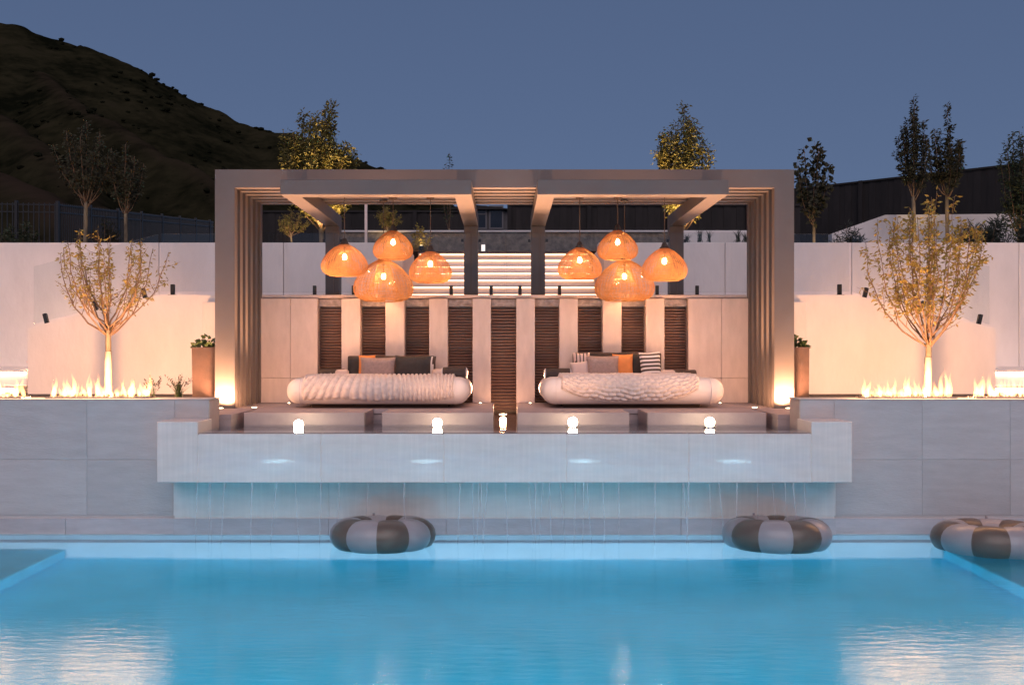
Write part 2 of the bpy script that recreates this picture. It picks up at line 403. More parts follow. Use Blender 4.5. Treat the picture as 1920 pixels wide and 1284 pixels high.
for s in (-1, 1):
    x0, x1 = sorted((s*BX, s*(PX-.01)))
    tag(MB().bbox(x0, x1, 3.2, 11.53, PZ+.004, -.55, .03, 2).build('pool_bench', MAT['bench_side']), 'underwater bench along the side pool wall', kind='structure')
    x0, x1 = sorted((s*PX, s*12))
    tag(MB().box(x0, x1, -4, 11.765, -.6, .22).build('pool_deck', MAT['deck']), kind='structure')
tag(MB().box(-PX, PX, -6, PY0-.002, -.6, .30).build('pool_deck', MAT['deck']), kind='structure')
wv = []; nxw, nyw = 2, 2
tag(MB().add([(-PX,PY0,0),(PX,PY0,0),(PX,11.76,0),(-PX,11.76,0)], [(0,1,2,3)]).build('pool_water', MAT['water']), 'smooth glowing turquoise pool water', kind='structure')
# pool lamps in the near wall below the camera
for i, x in enumerate((-4.6, -1.62, 1.58, 4.65)):
    c = (x, PY0, -.40)
    t = thing('pool_lamp', c, 'round underwater pool lamp in the near wall, %s along the row' % ('first','second','third','fourth')[i], 'pool lamp', 'underwater pool lamps')
    def disc(r, y0, y1, n=20):
        m = MB(); return m.tube([(x, y0, c[2]), (x, y1, c[2])], r, n)
    disc(.32, PY0, PY0+.02).build('bezel', MAT['steel'], t)
    disc(.28, PY0+.021, PY0+.035).build('lens', MAT['pool_lens'], t)
    lamp('pool_lamp_light', 'SPOT', (x, PY0+.06, c[2]), 90, (.52,.86,1.0), t, .1, (x*.9, 8.5, -.95), 104, .6)

# --- planting beds left and right
for s, nm in ((-1, 'left'), (1, 'right')):
    x0, x1 = sorted((s*4.0, s*13))
    tag(MB().box(x0, x1, 12.26, 17.6, 1.0, BED).build('planting_bed', MAT['soil']), kind='structure')

# --- main pool wall with stone panels
def panel_box(x0, x1, y0, y1, z0, z1, name, mat, parent, g=.002, bev=.0025):
    return MB().bbox(x0+g, x1-g, y0, y1, z0+g, z1-g, bev).build(name, mat, parent)
for s, nm in ((-1, 'left'), (1, 'right')):
    t = thing('pool_wall', (s*6.5, YW, 0), 'pale stone clad pool wall on the %s below the flower bed' % nm, 'wall', 'stone pool walls')
    x0, x1 = sorted((s*3.53, s*12.4))
    MB().box(x0, x1, YW+.007, 12.22, -1.2, WALLTOP-.006).build('wall_core', MAT['stone'], t)
    edges = [3.51, 3.915] + [3.915+1.045*k for k in range(1, 9)]
    for a, b in zip(edges, edges[1:]):
        a2, b2 = sorted((s*a, s*b))
        panel_box(a2, b2, YW, YW+.045, .875, WALLTOP, 'stone_panel', MAT['stone'], t)
        if a > 3.8: panel_box(a2, b2, YW, YW+.045, .215, .87, 'stone_panel', MAT['stone'], t)
    for k in range(5):
        a2, b2 = sorted((s*(3.3+1.9*k), s*(3.3+1.9*(k+1))))
        panel_box(a2, b2, YW-.03, YW+.045, -.018, .185, 'waterline_panel', MAT['tile'], t, .002)
    a2, b2 = sorted((s*3.505, s*12.3))
    MB().bbox(a2, b2, YW-.004, 12.26, WALLTOP, WALLTOP+.012, .003).build('coping', MAT['stone'], t)
    a2, b2 = sorted((s*3.512, s*3.56))
    MB().bbox(a2, b2, YW+.05, 12.24, 1.0, WALLTOP-.004, .004).build('end_panel', MAT['deck'], t)

# --- spill wall and basin
t = thing('spillway_wall', (0, YS, 0), 'wet pale stone overflow wall across the middle of the pool edge', 'wall')
jx = [ax(p, YS) for p in (372, 602, 832, 1062, 1291, 1521)]
ZB = az(905, YS)
MB().box(-3.92, 3.92, YS+.007, 11.62, ZB+.006, 1.215).build('wall_core', MAT['wet'], t)
for a, b in zip(jx, jx[1:]): panel_box(a, b, YS, YS+.2, ZB, 1.228, 'spill_panel', MAT['wet'], t, .0015, .006)
for s in (-1, 1):
    a, b = sorted((s*3.472, s*3.94))
    panel_box(a, b, YS, YW-.004, ZB, az(790, YS), 'end_block', MAT['wet'], t, .0025, .008)
MB().box(-3.90, 3.90, 11.747, 11.79, -.3, ZB-.02).build('recess_core', MAT['wet'], t)
rx = [-3.915] + jx[1:-1] + [3.915]
for a, b in zip(rx, rx[1:]):
    panel_box(a, b, 11.74, 11.77, .215, ZB-.004, 'recess_panel', MAT['wet'], t, .003)
    panel_box(a, b, 11.73, 11.77, -.018, .19, 'waterline_panel', MAT['tile'], t, .002)
# streams of water falling from the spill edge
t = thing('waterfall', (0, YS-.02, 0), 'thin threads of water falling from the spillway into the pool', 'waterfall')
rng = random.Random(3)
for px in (372, 392, 398, 556, 600, 760, 885, 905, 915, 948, 990, 1002, 1015, 1052, 1078, 1095, 1100, 1278, 1290, 1345, 1380, 1420, 1445, 1470, 1488, 1510, 420, 470, 520, 640, 690, 860, 895, 1030, 1130, 1160, 1230, 1330):
    x = ax(px, YS) + rng.uniform(-.02,.02); dx = rng.uniform(-.06, .06); r = rng.uniform(.003, .007)
    MB().tube([(x, YS-.004, ZB), (x+dx*.3, YS-.05, ZB*.6), (x+dx, YS-.09, -.02)], [r*1.6, r, r*.8], 5).build('water_thread', MAT['stream'], t)
tag(MB().box(-3.36, 3.36, 11.80, 15.1, .55, .62).build('basin_floor', MAT['lintel']), kind='structure')
tag(MB().add([(-3.47,YS+.02,BW),(3.47,YS+.02,BW),(3.47,13.42,BW),(-3.47,13.42,BW)], [(0,1,2,3)]).build('basin_water', MAT['basin_water']), 'still shallow water of the upper basin behind the spillway', kind='structure')
tag(MB().add([(-.16,13.42,BW),(.18,13.42,BW),(.18,15.3,BW),(-.16,15.3,BW)], [(0,1,2,3)]).build('channel_water', MAT['basin_water']), kind='structure')
# --- pavilion deck: two platforms and the side strips, of stone slabs
for s, nm in ((-1, 'left'), (1, 'right')):
    ia = .16 if s < 0 else .18
    xs = sorted((s*ia, s*3.37)); 
    d = tag(MB().box(xs[0], xs[1], 13.42, 15.2, .62, DECK-.012).build('pavilion_deck', MAT['deck']), kind='structure')
    n = 3
    for k in range(n):
        for j in range(2):
            a = xs[0]+(xs[1]-xs[0])*k/n; b = xs[0]+(xs[1]-xs[0])*(k+1)/n
            MB().bbox(a+.002, b-.002, 13.40+.88*j, 13.40+.88*(j+1)-.004, DECK-.06, DECK, .004).build('deck_tile', MAT['deck'], d)
    xs = sorted((s*3.372, s*4.35))
    d = tag(MB().box(xs[0]+.005, xs[1]-.005, 12.27, 15.2, .62, DECK-.012).build('side_deck', MAT['deck']), kind='structure')
    for j in range(3):
        MB().bbox(xs[0], xs[1], 12.265+.98*j, 12.265+.98*(j+1)-.004, DECK-.06, DECK, .004).build('deck_tile', MAT['deck'], d)
# stepping slabs in the basin
for i, (a, b) in enumerate(((457, 683), (716, 925), (970, 1180), (1214, 1437))):
    nm = ('leftmost stepping slab, before the left daybed', 'stepping slab just left of the central water channel', 'stepping slab just right of the central water channel', 'rightmost stepping slab, before the right daybed')[i]
    tag(MB().bbox(ax(a,12.5), ax(b,12.5), 12.5, 13.39, .9, DECK+.008, .008, 2).build('stepping_slab', MAT['deck']), 'pale stone ' + nm, 'slab', 'stepping slabs in the basin')

# --- feature wall with louvred water panels
t = thing('feature_wall', (0, YB, DECK), 'stone feature wall with nine dark louvred panels behind the daybeds', 'wall')
WT = az(553, 15.15)
MB().box(-4.3, 4.3, YB+.22, YB+.36, .7, WT-.05).build('wall_core', MAT['lintel'], t)
MB().bbox(-4.35, 4.35, YB-.02, YB+.40, WT-.05, WT, .006).build('cap', MAT['stone_warm'], t)
pil = [(640,675.5),(722.5,758.5),(804.5,839.5),(886,920.5),(968,1003),(1049,1083.5),(1130,1165.5),(1211,1246)]
for a, b in pil:
    MB().bbox(ax(a,15.05), ax(b,15.05), 15.05, YB+.22, DECK+.001, WT-.06, .006).build('pillar', MAT['stone_warm'], t)
ops = [(596,640)] + [(pil[i][1], pil[i+1][0]) for i in range(7)] + [(1246,1290)]
slat_me = None
for i, (a, b) in enumerate(ops):
    x0, x1 = ax(a,15.1)-.01, ax(b,15.1)+.01
    MB().bbox(x0, x1, YB+.04, YB+.22, az(575,15.2), WT-.055, .01).build('lintel', MAT['lintel'], t)
    z0 = DECK-.12 if i == 4 else DECK+.004
    pb = MB().box(x0, x1, YB+.17, YB+.218, z0, az(575,15.2)).build('louvre_panel', MAT['slat'], t)
    wd = x1-x0; nsl = 33; pitch = (az(577,15.2)-z0)/nsl
    sm = MB(); hh = pitch*.62
    sm.add([(-wd/2,-.03,-hh/2),(wd/2,-.03,-hh/2),(wd/2,-.045,-hh*.1),(-wd/2,-.045,-hh*.1),(-wd/2,.02,hh/2),(wd/2,.02,hh/2),(wd/2,.03,hh*.2),(-wd/2,.03,hh*.2)],
           [(0,1,2,3),(3,2,5,4),(4,5,6,7),(7,6,1,0),(0,3,4,7),(1,6,5,2)])
    me = piece(sm, MAT['slat'])
    for k in range(nsl):
        place(me, 'slat', ((x0+x1)/2, YB+.125, z0+pitch*(k+.5)), pb)
for s, (pa, pb_) in ((-1, (470, 596)), (1, (1290, 1425))):
    cuts = [pa, 545, pb_] if s < 0 else [pa, 1352, pb_]
    for a, b in zip(cuts, cuts[1:]):
        for z0, z1 in ((DECK+.002, 1.76), (1.76, WT-.056)):
            panel_box(ax(a,15.1), ax(b,15.1), 15.08, YB+.22, z0, z1, 'wall_tile', MAT['stone_warm'], t, .002, .003)

# --- sloping stair parapets
PXL = 15.42
for s, nm in ((-1, 'left'), (1, 'right')):
    t = thing('stair_parapet', (s*5.5, PXL, BED), 'smooth white parapet wall sloping down to the %s behind the lit tree' % nm, 'wall', 'white stair parapets')
    xa, xb, xc = 4.36, (5.40 if s < 0 else 5.42), (7.40 if s < 0 else 7.62)
    za, zc = az(553, PXL), az(615, PXL)
    poly = [(s*xa, 1.3), (s*xc, 1.3), (s*xc, zc), (s*xb, za), (s*xa, za)]
    if s > 0: poly = poly[::-1]
    MB().prism(poly, PXL, PXL+.28).build('wall_body', MAT['stucco'], t)
    # the narrow return beside the pergola
    a, b = sorted((s*4.352, s*4.62))
    MB().bbox(a, b, 15.20, PXL-.002, 1.3, za-.12, .006).build('end_pier', MAT['stucco'], t)

# --- tall retaining wall
YR = 19.0
ZR = az(455, YR)
for s, nm in ((-1, 'left'), (1, 'right')):
    t = thing('retaining_wall', (s*6, YR, 1), 'tall white retaining wall closing the %s garden, dark planting above' % nm, 'wall', 'tall white retaining walls')
    xin = ax(765, YR) if s < 0 else ax(1122, YR)
    j = ax(298, YR) if s < 0 else ax(1597, YR)
    xe = [xin, (xin+j)/2, j, j+s*3.2, j+s*6.4, j+s*9.6]
    for a, b in zip(xe, xe[1:]):
        a2, b2 = sorted((a, b))
        MB().bbox(a2+.005, b2-.005, YR, YR+.38, 1.0, ZR, .006).build('wall_panel', MAT['stucco'], t)
    a2, b2 = sorted((xin, j+s*9.6))
    MB().box(a2+.05, b2-.05, YR+.05, YR+.33, 1.0, ZR-.02).build('wall_core', MAT['lintel'], t)

# --- lit garden stairs in the middle
t = thing('garden_stairs', (.0, 17.2, TERR), 'white stairs with glowing strips under each nosing behind the pergola', 'stairs')
sx0, sx1 = ax(772, 18.2), ax(1116, 18.2)
for k in range(8):
    y = 17.2 + .34*k; z1 = 3.05 + .152*k
    MB().box(sx0, sx1, y+.03, y+.42, TERR-.1, z1-.035).build('riser', MAT['white'], t)
    MB().bbox(sx0-.01, sx1+.01, y, y+.43, z1-.034, z1, .004).build('tread', MAT['white'], t)
    MB().box(sx0+.03, sx1-.03, y+.008, y+.022, z1-.050, z1-.0355).build('light_strip', MAT['led'], t)
for s in (-1, 1):
    x = sx0-.03 if s < 0 else sx1+.03
    a, b = sorted((x, x+s*.16))
    MB().bbox(a, b, 17.0, 19.0, TERR, 4.0, .006).build('stair_cheek', MAT['white'], t)

# --- low lit steps at both outer edges
for s, nm in ((-1, 'left'), (1, 'right')):
    t = thing('side_steps', (s*8.6, 15.6, 1.3), 'low white steps with glowing strips at the far %s edge' % nm, 'steps', 'lit side steps')
    for k, (y, z1) in enumerate(((15.55, 1.62), (15.95, 1.87))):
        a, b = sorted((s*7.66, s*11))
        MB().bbox(a, b, y, 17.5, 1.25, z1-.04, .004).build('riser', MAT['stucco'], t)
        MB().bbox(a, b, y-.04, y+.42 if k == 0 else 19, z1-.039, z1, .004).build('tread', MAT['stucco'], t)
        MB().box(a+.02, b-.02, y-.03, y-.008, z1-.060, z1-.0405).build('light_strip', MAT['led_hot'], t)

for s, nm in ((-1, 'left'), (1, 'right')):
    t = thing('side_stairs', (s*6.4, 17, 1.8), 'stair flight with glowing nosings hidden behind the %s parapet' % nm, 'stairs', 'side stair flights')
    for k in range(7):
        xo = 7.55-.31*k; z1 = 2.01+.14*k
        a, b = sorted((s*xo, s*(xo-.31 if k < 6 else 5.31)))
        MB().box(a, b, 15.75, 18.95, 1.3, z1-.03).build('riser', MAT['white'], t)
        a, b = sorted((s*(xo+.03), s*(xo-.31 if k < 6 else 5.31)))
        MB().box(a, b, 15.74, 18.96, z1-.029, z1).build('tread', MAT['white'], t)
        a, b = sorted((s*(xo+.022), s*(xo+.006)))
        MB().box(a, b, 15.8, 18.9, z1-.046, z1-.0305).build('light_strip', MAT['led_stair'], t)

# ================================================================== BEHIND THE WALLS
t = thing('rubble_wall', (0, 21, 4.0), 'rough grey rubble wall with pale coping above the lit stairs', 'wall')
MB().box(ax(640,21), ax(1255,21), 21, 21.35, 3.9, az(436,21)).build('wall_body', MAT['gabion'], t)
MB().bbox(ax(640,21)-.02, ax(1255,21)+.02, 20.97, 21.38, az(436,21), az(432,21), .01).build('coping', MAT['stone'], t)
t = thing('terrace_wall', (6, 21.6, 4), 'low white planter wall behind the right side of the pergola', 'wall')
MB().bbox(ax(1262,21.6), ax(1478,21.6), 21.6, 21.9, 3.9, az(432,21.6), .01).build('wall_body', MAT['stucco'], t)
t = thing('terrace_wall', (11, 26, 4), 'white upper terrace wall behind the two tall trees on the right', 'wall')
MB().prism([(ax(1560,26), 4.0), (ax(2150,26), 4.0), (ax(2150,26), az(399,26)), (ax(1660,26), az(403,26)), (ax(1560,26), az(438,26))][::-1], 26, 26.3).build('wall_body', MAT['stucco'], t)

# board fence on the right and behind the pergola
def board_fence(A, B, ztop, zbot, label, step=.19, raili=True):
    A, B = Vector(A), Vector(B); L = (B-A).length; n = int(L/step); t = thing('board_fence', (*A.xy, zbot), label, 'fence', 'black board fences')
    ang = math.atan2(B.y-A.y, B.x-A.x)
    me = piece(MB().box(-step/2-.008, step/2+.008, -.009, .009, 0, ztop-zbot-.06), MAT['fence'])
    rng = random.Random(8)
    for k in range(n):
        p = A + (B-A)*((k+.5)/n)
        place(me, 'board', (p.x, p.y + (.011 if k % 2 else -.011), zbot), t, (0, 0, ang))
    pm = piece(MB().box(-.06, .06, -.06, .06, 0, ztop-zbot), MAT['fence'])
    for k in range(int(L/2.4)+1):
        p = A + (B-A)*min(1, k*2.4/L)
        place(pm, 'post', (p.x, p.y-.075, zbot), t, (0, 0, ang))
    rm = piece(MB().box(-L/2, L/2, -.05, .05, 0, .06), MAT['fence'])
    for z in (ztop-.058,): 
        p = (A+B)/2; place(rm, 'rail', (p.x, p.y, z), t, (0, 0, ang))
    return t
a, b = at(1478, 345, 33), at(2080, 300, 27)
board_fence((a.x, a.y, 0), (b.x, b.y, 0), 7.55, 4.1, 'black board fence climbing along the right horizon behind the trees')
a, b = at(955, 385, 30), at(1500, 385, 30)
board_fence((a.x, a.y, 0), (b.x, b.y, 0), az(383, 30), 4.1, 'black board fence seen through the right half of the pergola')
a, b = at(480, 385, 30), at(884, 385, 30)
board_fence((a.x, a.y, 0), (b.x, b.y, 0), az(395, 30), 4.1, 'black board fence seen through the left half of the pergola')
# thin wire posts above the right fence
for px, h, lab in ((1577, 20, 'short thin post rising over the black fence near the pergola'), (1643, 36, 'taller thin post rising over the black fence between the trees')):
    p = at(px, 340, 33.4)
    tag(MB().tube([(0,0,0), (0,0,7.2-4.1+h*.0265)], .035, 6).add([(-.05,-.05,7.2-4.1+h*.0265),(.05,-.05,7.2-4.1+h*.0265),(0,.05,7.2-4.07+h*.0265)], [(0,1,2)]).build('fence_post', MAT['black'], loc=(p.x, p.y, 4.1)), lab, 'post')
# metal picket fence on the left
t = thing('picket_fence', (-14, 24, 4.1), 'black metal picket fence below the mountain on the left', 'fence')
pk = piece(MB().box(-.011, .011, -.011, .011, 0, 1.0), MAT['black'])
segs = [((ax(-140,24), 24), (ax(108,24), 24), az(378,24), az(381,24)), ((ax(108,24), 24), (ax(400,40), 40), az(381,24), az(415,40))]
for (A, B, zt0, zt1) in segs:
    A, B = Vector(A), Vector(B); L = (B-A).length; n = int(L/.125)
    for k in range(n):
        f = (k+.5)/n; p = A+(B-A)*f; zt = zt0+(zt1-zt0)*f
        place(pk, 'picket', (p.x, p.y, 4.1), t, scale=(1,1,zt-4.1))
    for off in (-.04, -.22):
        MB().tube([(A.x, A.y, zt0+off), (B.x, B.y, zt1+off)], .018, 4).build('rail', MAT['black'], t)
    for k in range(int(L/2.2)+1):
        f = min(1, k*2.2/L); p = A+(B-A)*f
        MB().box(p.x-.035, p.x+.035, p.y-.035, p.y+.035, 4.1, zt0+(zt1-zt0)*f+.05).build('post', MAT['black'], t)
# neighbouring house
t = thing('house', (ax(905,34), 34, 4.1), 'dark grey house with framed windows glimpsed between the middle columns', 'house')
hx0, hx1 = ax(820,34), ax(956,34)
MB().box(hx0, hx1, 34, 38, 4.1, 7.0).build('wall', MAT['housewall'], t)
MB().prism([(hx0-.2, 7.0), (hx1+.2, 7.0), ((hx0+hx1)/2, 7.16)], 33.8, 38.2).build('roof', MAT['fence'], t)
for a, b in ((885, 913), (917, 944)):
    wx0, wx1 = ax(a,34), ax(b,34); z0, z1 = az(430,34), az(386,34)
    wf = MB()
    for q in ((wx0,wx0+.05,z0,z1),(wx1-.05,wx1,z0,z1),(wx0+.05,wx1-.05,z1-.05,z1),(wx0+.05,wx1-.05,z0,z0+.05)): wf.box(q[0],q[1],33.94,34.0,q[2],q[3])
    if a == 885: wf.box(wx0+.05, wx1-.05, 33.95, 34.0, az(402,34)-.02, az(402,34)+.02)
    f = wf.build('window', MAT['housewhite'], t)
    MB().box(wx0+.05, wx1-.05, 33.97, 33.999, z0+.05, z1-.05).build('pane', MAT['housepane'], f)
# white lit post and small lantern
t = thing('white_post', (ax(686,20.2), 20.2, 4.1), 'slim bright white post beyond the wall, seen left of the upper pendant', 'post')
MB().bbox(ax(683.5,20.2), ax(688.5,20.2), 20.2, 20.26, 4.1, az(372,20.2), .004).build('shaft', MAT['white'], t)
MB().bbox(ax(681,20.2), ax(691,20.2), 20.17, 20.29, 4.09, 4.13, .004).build('foot', MAT['white'], t)
t = thing('bollard_lamp', (ax(906,20), 20, 4.1), 'small glowing white bollard lamp on the rubble wall terrace', 'lamp')
MB().bbox(ax(902.5,20), ax(909.5,20), 20, 20.08, 4.1, az(459,20), .004).build('diffuser', emis('bollard_glow', (1,.86,.78), 1.1), t)
MB().bbox(ax(902,20), ax(910,20), 19.995, 20.085, az(459,20), az(458,20), .002).build('cap', MAT['steel'], t)

# ================================================================== PERGOLA
t = thing('pergola', (0, YF, DECK), 'taupe metal pergola of six nested frames over the daybeds', 'pergola')
PO, PI_, PT, PB = 3.964, 3.694, az(318, YF), az(352, YF)
for k in range(6):
    y0 = YF + .285*k; y1 = y0 + (.13 if k else .14)
    for s in (-1, 1):
        poly = [(s*PO, DECK+.001), (s*PI_, DECK+.001), (s*PI_, PB), (s*PO, PT)]
        if s > 0: poly = poly[::-1]
        MB().prism(poly, y0, y1).build('post', MAT['metal'], t)
    MB().prism([(-PI_, PB), (PI_, PB), (PO, PT), (-PO, PT)], y0, y1).build('beam', MAT['metal'], t)
# backing plates behind the fins at both sides and on top
for s in (-1, 1):
    a, b = sorted((s*(PO-.012), s*(PO-.05)))
    MB().box(a, b, YF+.14, 15.13, DECK+.002, PT-.05).build('side_plate', MAT['metal'], t)
MB().box(-PO+.06, PO-.06, YF+.14, 15.13, PT-.05, PT-.012).build('top_plate', MAT['metal'], t)
# the two suspended portal frames
YH, AW, AZ0, AZ1 = 12.95, .235, az(365, 12.95), PB-.003
for s, nm in ((-1, 'left'), (1, 'right')):
    t = thing('portal_frame', (s*1.68, 16.3, TERR), 'taupe cantilever portal frame on two columns over the %s daybed' % nm, 'frame', 'cantilever portal frames')
    xs = (.43, 2.926)
    a, b = sorted((s*xs[0], s*xs[1]))
    MB().bbox(a, b, YH, YH+AW, AZ0, AZ1, .004).build('header', MAT['metal'], t)
    for x in (a, b-AW):
        MB().bbox(x+.002, x+AW-.002, YH+AW+.001, 16.2+AW, AZ0+.003, AZ1-.002, .004).build('arm', MAT['metal'], t)
        MB().bbox(x+.004, x+AW-.004, 16.2, 16.2+AW-.004, TERR, AZ0+.002, .004).build('column', MAT['metal'], t)
        for cx in (x-.045, x+AW+.005):
            MB().bbox(cx, cx+.04, 16.22, 16.30, az(454,16.2), az(448,16.2), .004).build('glass_clamp', MAT['black'], t)

# ================================================================== GLASS FENCES
spig_me = piece(MB().bbox(-.026, .026, -.026, .026, .012, .155, .005).bbox(-.055, .055, -.045, .045, 0, .012, .003), MAT['black'])
t = thing('glass_fence', (0, 15.34, WT), 'frameless glass fence on top of the feature wall with black spigots', 'glass fence')
YG = 15.34
for px in (590, 663, 846, 921, 975, 1049, 1232, 1307, 1420, 475):
    place(spig_me, 'spigot', (ax(px, YG), YG, WT), t)
gx = [ax(p, YG) for p in (462, 626, 753, 883, 948, 1012, 1140, 1269, 1440)]
for a, b in zip(gx, gx[1:]):
    MB().bbox(a+.008, b-.008, YG-.006, YG+.006, WT+.05, az(437, YG), .002).build('glass_pane', MAT['glass'], t)
for s, nm in ((-1, 'left'), (1, 'right')):
    yg = PXL+.14
    za, zc = az(553, PXL), az(615, PXL)
    xb, xc = (5.40, 7.40) if s < 0 else (5.42, 7.62)
    t = thing('glass_fence', (s*5.5, yg, za), 'glass fence with tilted black spigots on the sloping %s parapet' % nm, 'glass fence')
    sl = math.atan2(za-zc, xc-xb)
    def top(x): return za if abs(x) < xb else za-(abs(x)-xb)*math.tan(sl)
    for px in ((324, 273, 182, 89) if s < 0 else (1574, 1620, 1727, 1834)):
        x = ax(px, yg); tilt = 0 if abs(x) < xb else s*sl
        place(spig_me, 'spigot', (x, yg, top(x)-.004), t, (0, tilt, 0), (1.15,1.15,1.15))
    for xa_, xb_ in ((4.5, xb-.02), (xb+.02, xb+(xc-xb)*.5), (xb+(xc-xb)*.5+.02, xc-.03)):
        poly = [(s*xa_, top(xa_)+.06), (s*xb_, top(xb_)+.06), (s*xb_, top(xb_)+.96), (s*xa_, top(xa_)+.96)]
        if s > 0: poly = poly[::-1]
        MB().prism(poly, yg-.006, yg+.006).build('glass_pane', MAT['glass'], t)

# ================================================================== DAYBEDS
def rounded(x0, x1, y0, y1, z0, z1, r, seg=8): return MB().bbox(x0, x1, y0, y1, z0, z1, r, seg)
def pillow_mb(w, h, th, n=14, pw=4):
    m = MB(); idx = {}
    for side in (1, -1):
        for i in range(n+1):
            for j in range(n+1):
                u, v = -1+2*i/n, -1+2*j/n
                e = (max(0, 1-abs(u)**pw)*max(0, 1-abs(v)**pw))**.45
                x = w/2*u*(1-.07*(1-v*v)); z = h/2*v*(1-.07*(1-u*u))
                idx[side,i,j] = len(m.v); m.v.append((x, -side*th/2*e, z))
        for i in range(n):
            for j in range(n):
                q = (idx[side,i,j], idx[side,i+1,j], idx[side,i+1,j+1], idx[side,i,j+1])
                m.f.append(q if side > 0 else q[::-1]); m.m.append(0)
    return m
def pillow(px0, px1, py0, py1, d, th, mat, label, lean=14, roll=0, extra=None, turn=0):
    w, h = (px1-px0)*d/F, (py1-py0)*d/F
    c = at((px0+px1)/2, py1, d)
    m = pillow_mb(w*1.06, h*1.08, th)
    if isinstance(mat, (list, tuple)):   # striped cover: colour by bands
        for q, f in enumerate(m.f):
            ce = sum((Vector(m.v[i]) for i in f), Vector())/len(f)
            k = (ce.z/h if extra == 'h' else ce.x/w) + .5
            m.m[q] = int(k*(14 if extra == 'h' else 9)) % 2
    rot = Matrix.Rotation(R(turn), 4, 'Z') @ Matrix.Rotation(R(-lean), 4, 'X') @ Matrix.Rotation(R(roll), 4, 'Y')
    m.v = [tuple(rot @ (Vector(v)+Vector((0,0,h/2)))) for v in m.v]
    o = m.build('pillow', mat, None, True)
    o.location = c; ORG[o] = c.copy()
    return tag(o, label, 'pillow')
def pillow_n(*a, **k): return pillow(*a, **k)

def roll_cushion(px0, px1, pyc, d, r, mat, endmat, label, ends=(True, True)):
    x0, x1 = ax(px0, d), ax(px1, d); zc = az(pyc, d)
    t = thing('bolster', ((x0+x1)/2, d, zc-r), label, 'bolster', 'bolsters on the daybeds')
    n = 20
    prof = [(0.02,0),(r*.8,.0),(r*.97,.02),(r,.06)]
    L = x1-x0
    m = MB(); pts = [(x0+.01, r*.9), (x0+.025, r), (x1-.025, r), (x1-.01, r*.9)]
    m.tube([(p[0], d, zc) for p in pts], [p[1] for p in pts], n); m.build('roll', mat, t, True)
    for xx, on, sg in ((x0, ends[0], 1), (x1, ends[1], -1)):
        if on: MB().tube([(xx-sg*.012, d, zc), (xx+sg*.004, d, zc), (xx+sg*.0095, d, zc)], [r*.72, r*.93, r*.97], n).build('end_disc', endmat, t, True)
    return t
def daybed(x0, x1, s, blx0, blx1, nm, style):
    y0, y1, zb, zt = 13.5, 15.0, 1.435, az(709, 13.5)
    t = thing('daybed', ((x0+x1)/2, 14.2, DECK), 'wide %s daybed with rounded white mattress and dark low backrest' % nm, 'daybed', 'daybeds under the pergola')
    MB().bbox(x0+.3, x1-.3, y0+.28, y1-.15, DECK+.001, zb+.03, .02, 2).build('plinth', MAT['brown'], t)
    h = (zt-zb)
    mt = rounded(x0, x1, y0, y1, zb, zt, h*.495, 8).build('mattress', MAT['fabric'], t, True)
    # piping along the two end seams
    for xx in (x0+h*.55, x1-h*.55):
        pts = [(xx, y0+h/2 - math.cos(a)*(h/2+.003), (zb+zt)/2 + math.sin(a)*(h/2+.003)) for a in [R(-80+10*k) for k in range(17)]]
        MB().tube(pts, .006, 5).build('piping', MAT['fabric'], mt, True)
    # backrest
    bx0, bx1 = (ax(652,14.85), ax(816,14.85)) if s < 0 else (ax(1074,14.85), ax(1240,14.85))
    MB().bbox(bx0, bx1, 14.82, 14.95, zt-.05, az(667 if s < 0 else 661, 14.85), .03, 3).build('backrest', MAT['brown'], t, False)
    # knitted throw over the front edge
    r = h/2; path = []
    Ltop, Larc = .62, math.pi*r*.86
    nu, nv = 420, 96
    m = MB(); vid = []
    rng = random.Random(4 if s < 0 else 9)
    for j in range(nv+1):
        q = (Ltop+Larc)*j/nv
        row = []
        for i in range(nu+1):
            u = blx0 + (blx1-blx0)*i/nu
            edge = min(i, nu-i)/nu
            lim = Ltop+Larc*(.86+.10*mnoise.noise(Vector((u*1.6, 2.0*s, 1)))-(.10 if style == 'slant' else .34)*abs(2*i/nu-1)**3)
            q2 = q*lim/(Ltop+Larc)
            if q2 < Ltop: py, pz, ny_, nz_ = y0+r+Ltop-q2, zt, 0, 1
            else:
                a = (q2-Ltop)/r; py, pz, ny_, nz_ = y0+r-math.sin(a)*r, (zb+zt)/2+math.cos(a)*r, -math.sin(a), math.cos(a)
            if style == 'slant':
                ph = (u*1.0 + q*.28*math.sin(u*1.7+.6) + q*.16)/.062
                st = q/.075 + .25*math.sin(u*5)
                k = abs(math.sin(math.pi*ph))**.9*(.75+.25*abs(math.sin(math.pi*(st+.5*math.floor(ph)))))
            else:
                ph = (q + .018*math.sin(u*6) + .012*math.sin(u*17))/.052
                st = u/.105 + .5*math.floor(ph)
                k = abs(math.sin(math.pi*ph))**.9*(.35+.65*abs(math.sin(math.pi*st))**.7)
            big = .012*mnoise.noise(Vector((u*2.2, q*3, 3*s)))
            hgt = .002 + (.034 if style == 'slant' else .044)*k + big + .012
            if edge < .012: hgt *= edge/.012
            if j > nv-3: hgt *= .5
            ub = u + .02*mnoise.noise(Vector((u*3, q*4, 5)))*(1 if 0 < i < nu else 2.2)
            row.append(len(m.v)); m.v.append((ub, py+ny_*hgt, pz+nz_*hgt - (.0)))
        vid.append(row)
    for j in range(nv):
        for i in range(nu):
            m.f.append((vid[j][i], vid[j+1][i], vid[j+1][i+1], vid[j][i+1])); m.m.append(0)
    th = m.build('knitted_throw', MAT['knit'], None, True)
    tag(th, 'chunky cream knitted throw over the front of the %s daybed' % nm, 'throw', 'knitted throws')
    return t, zt
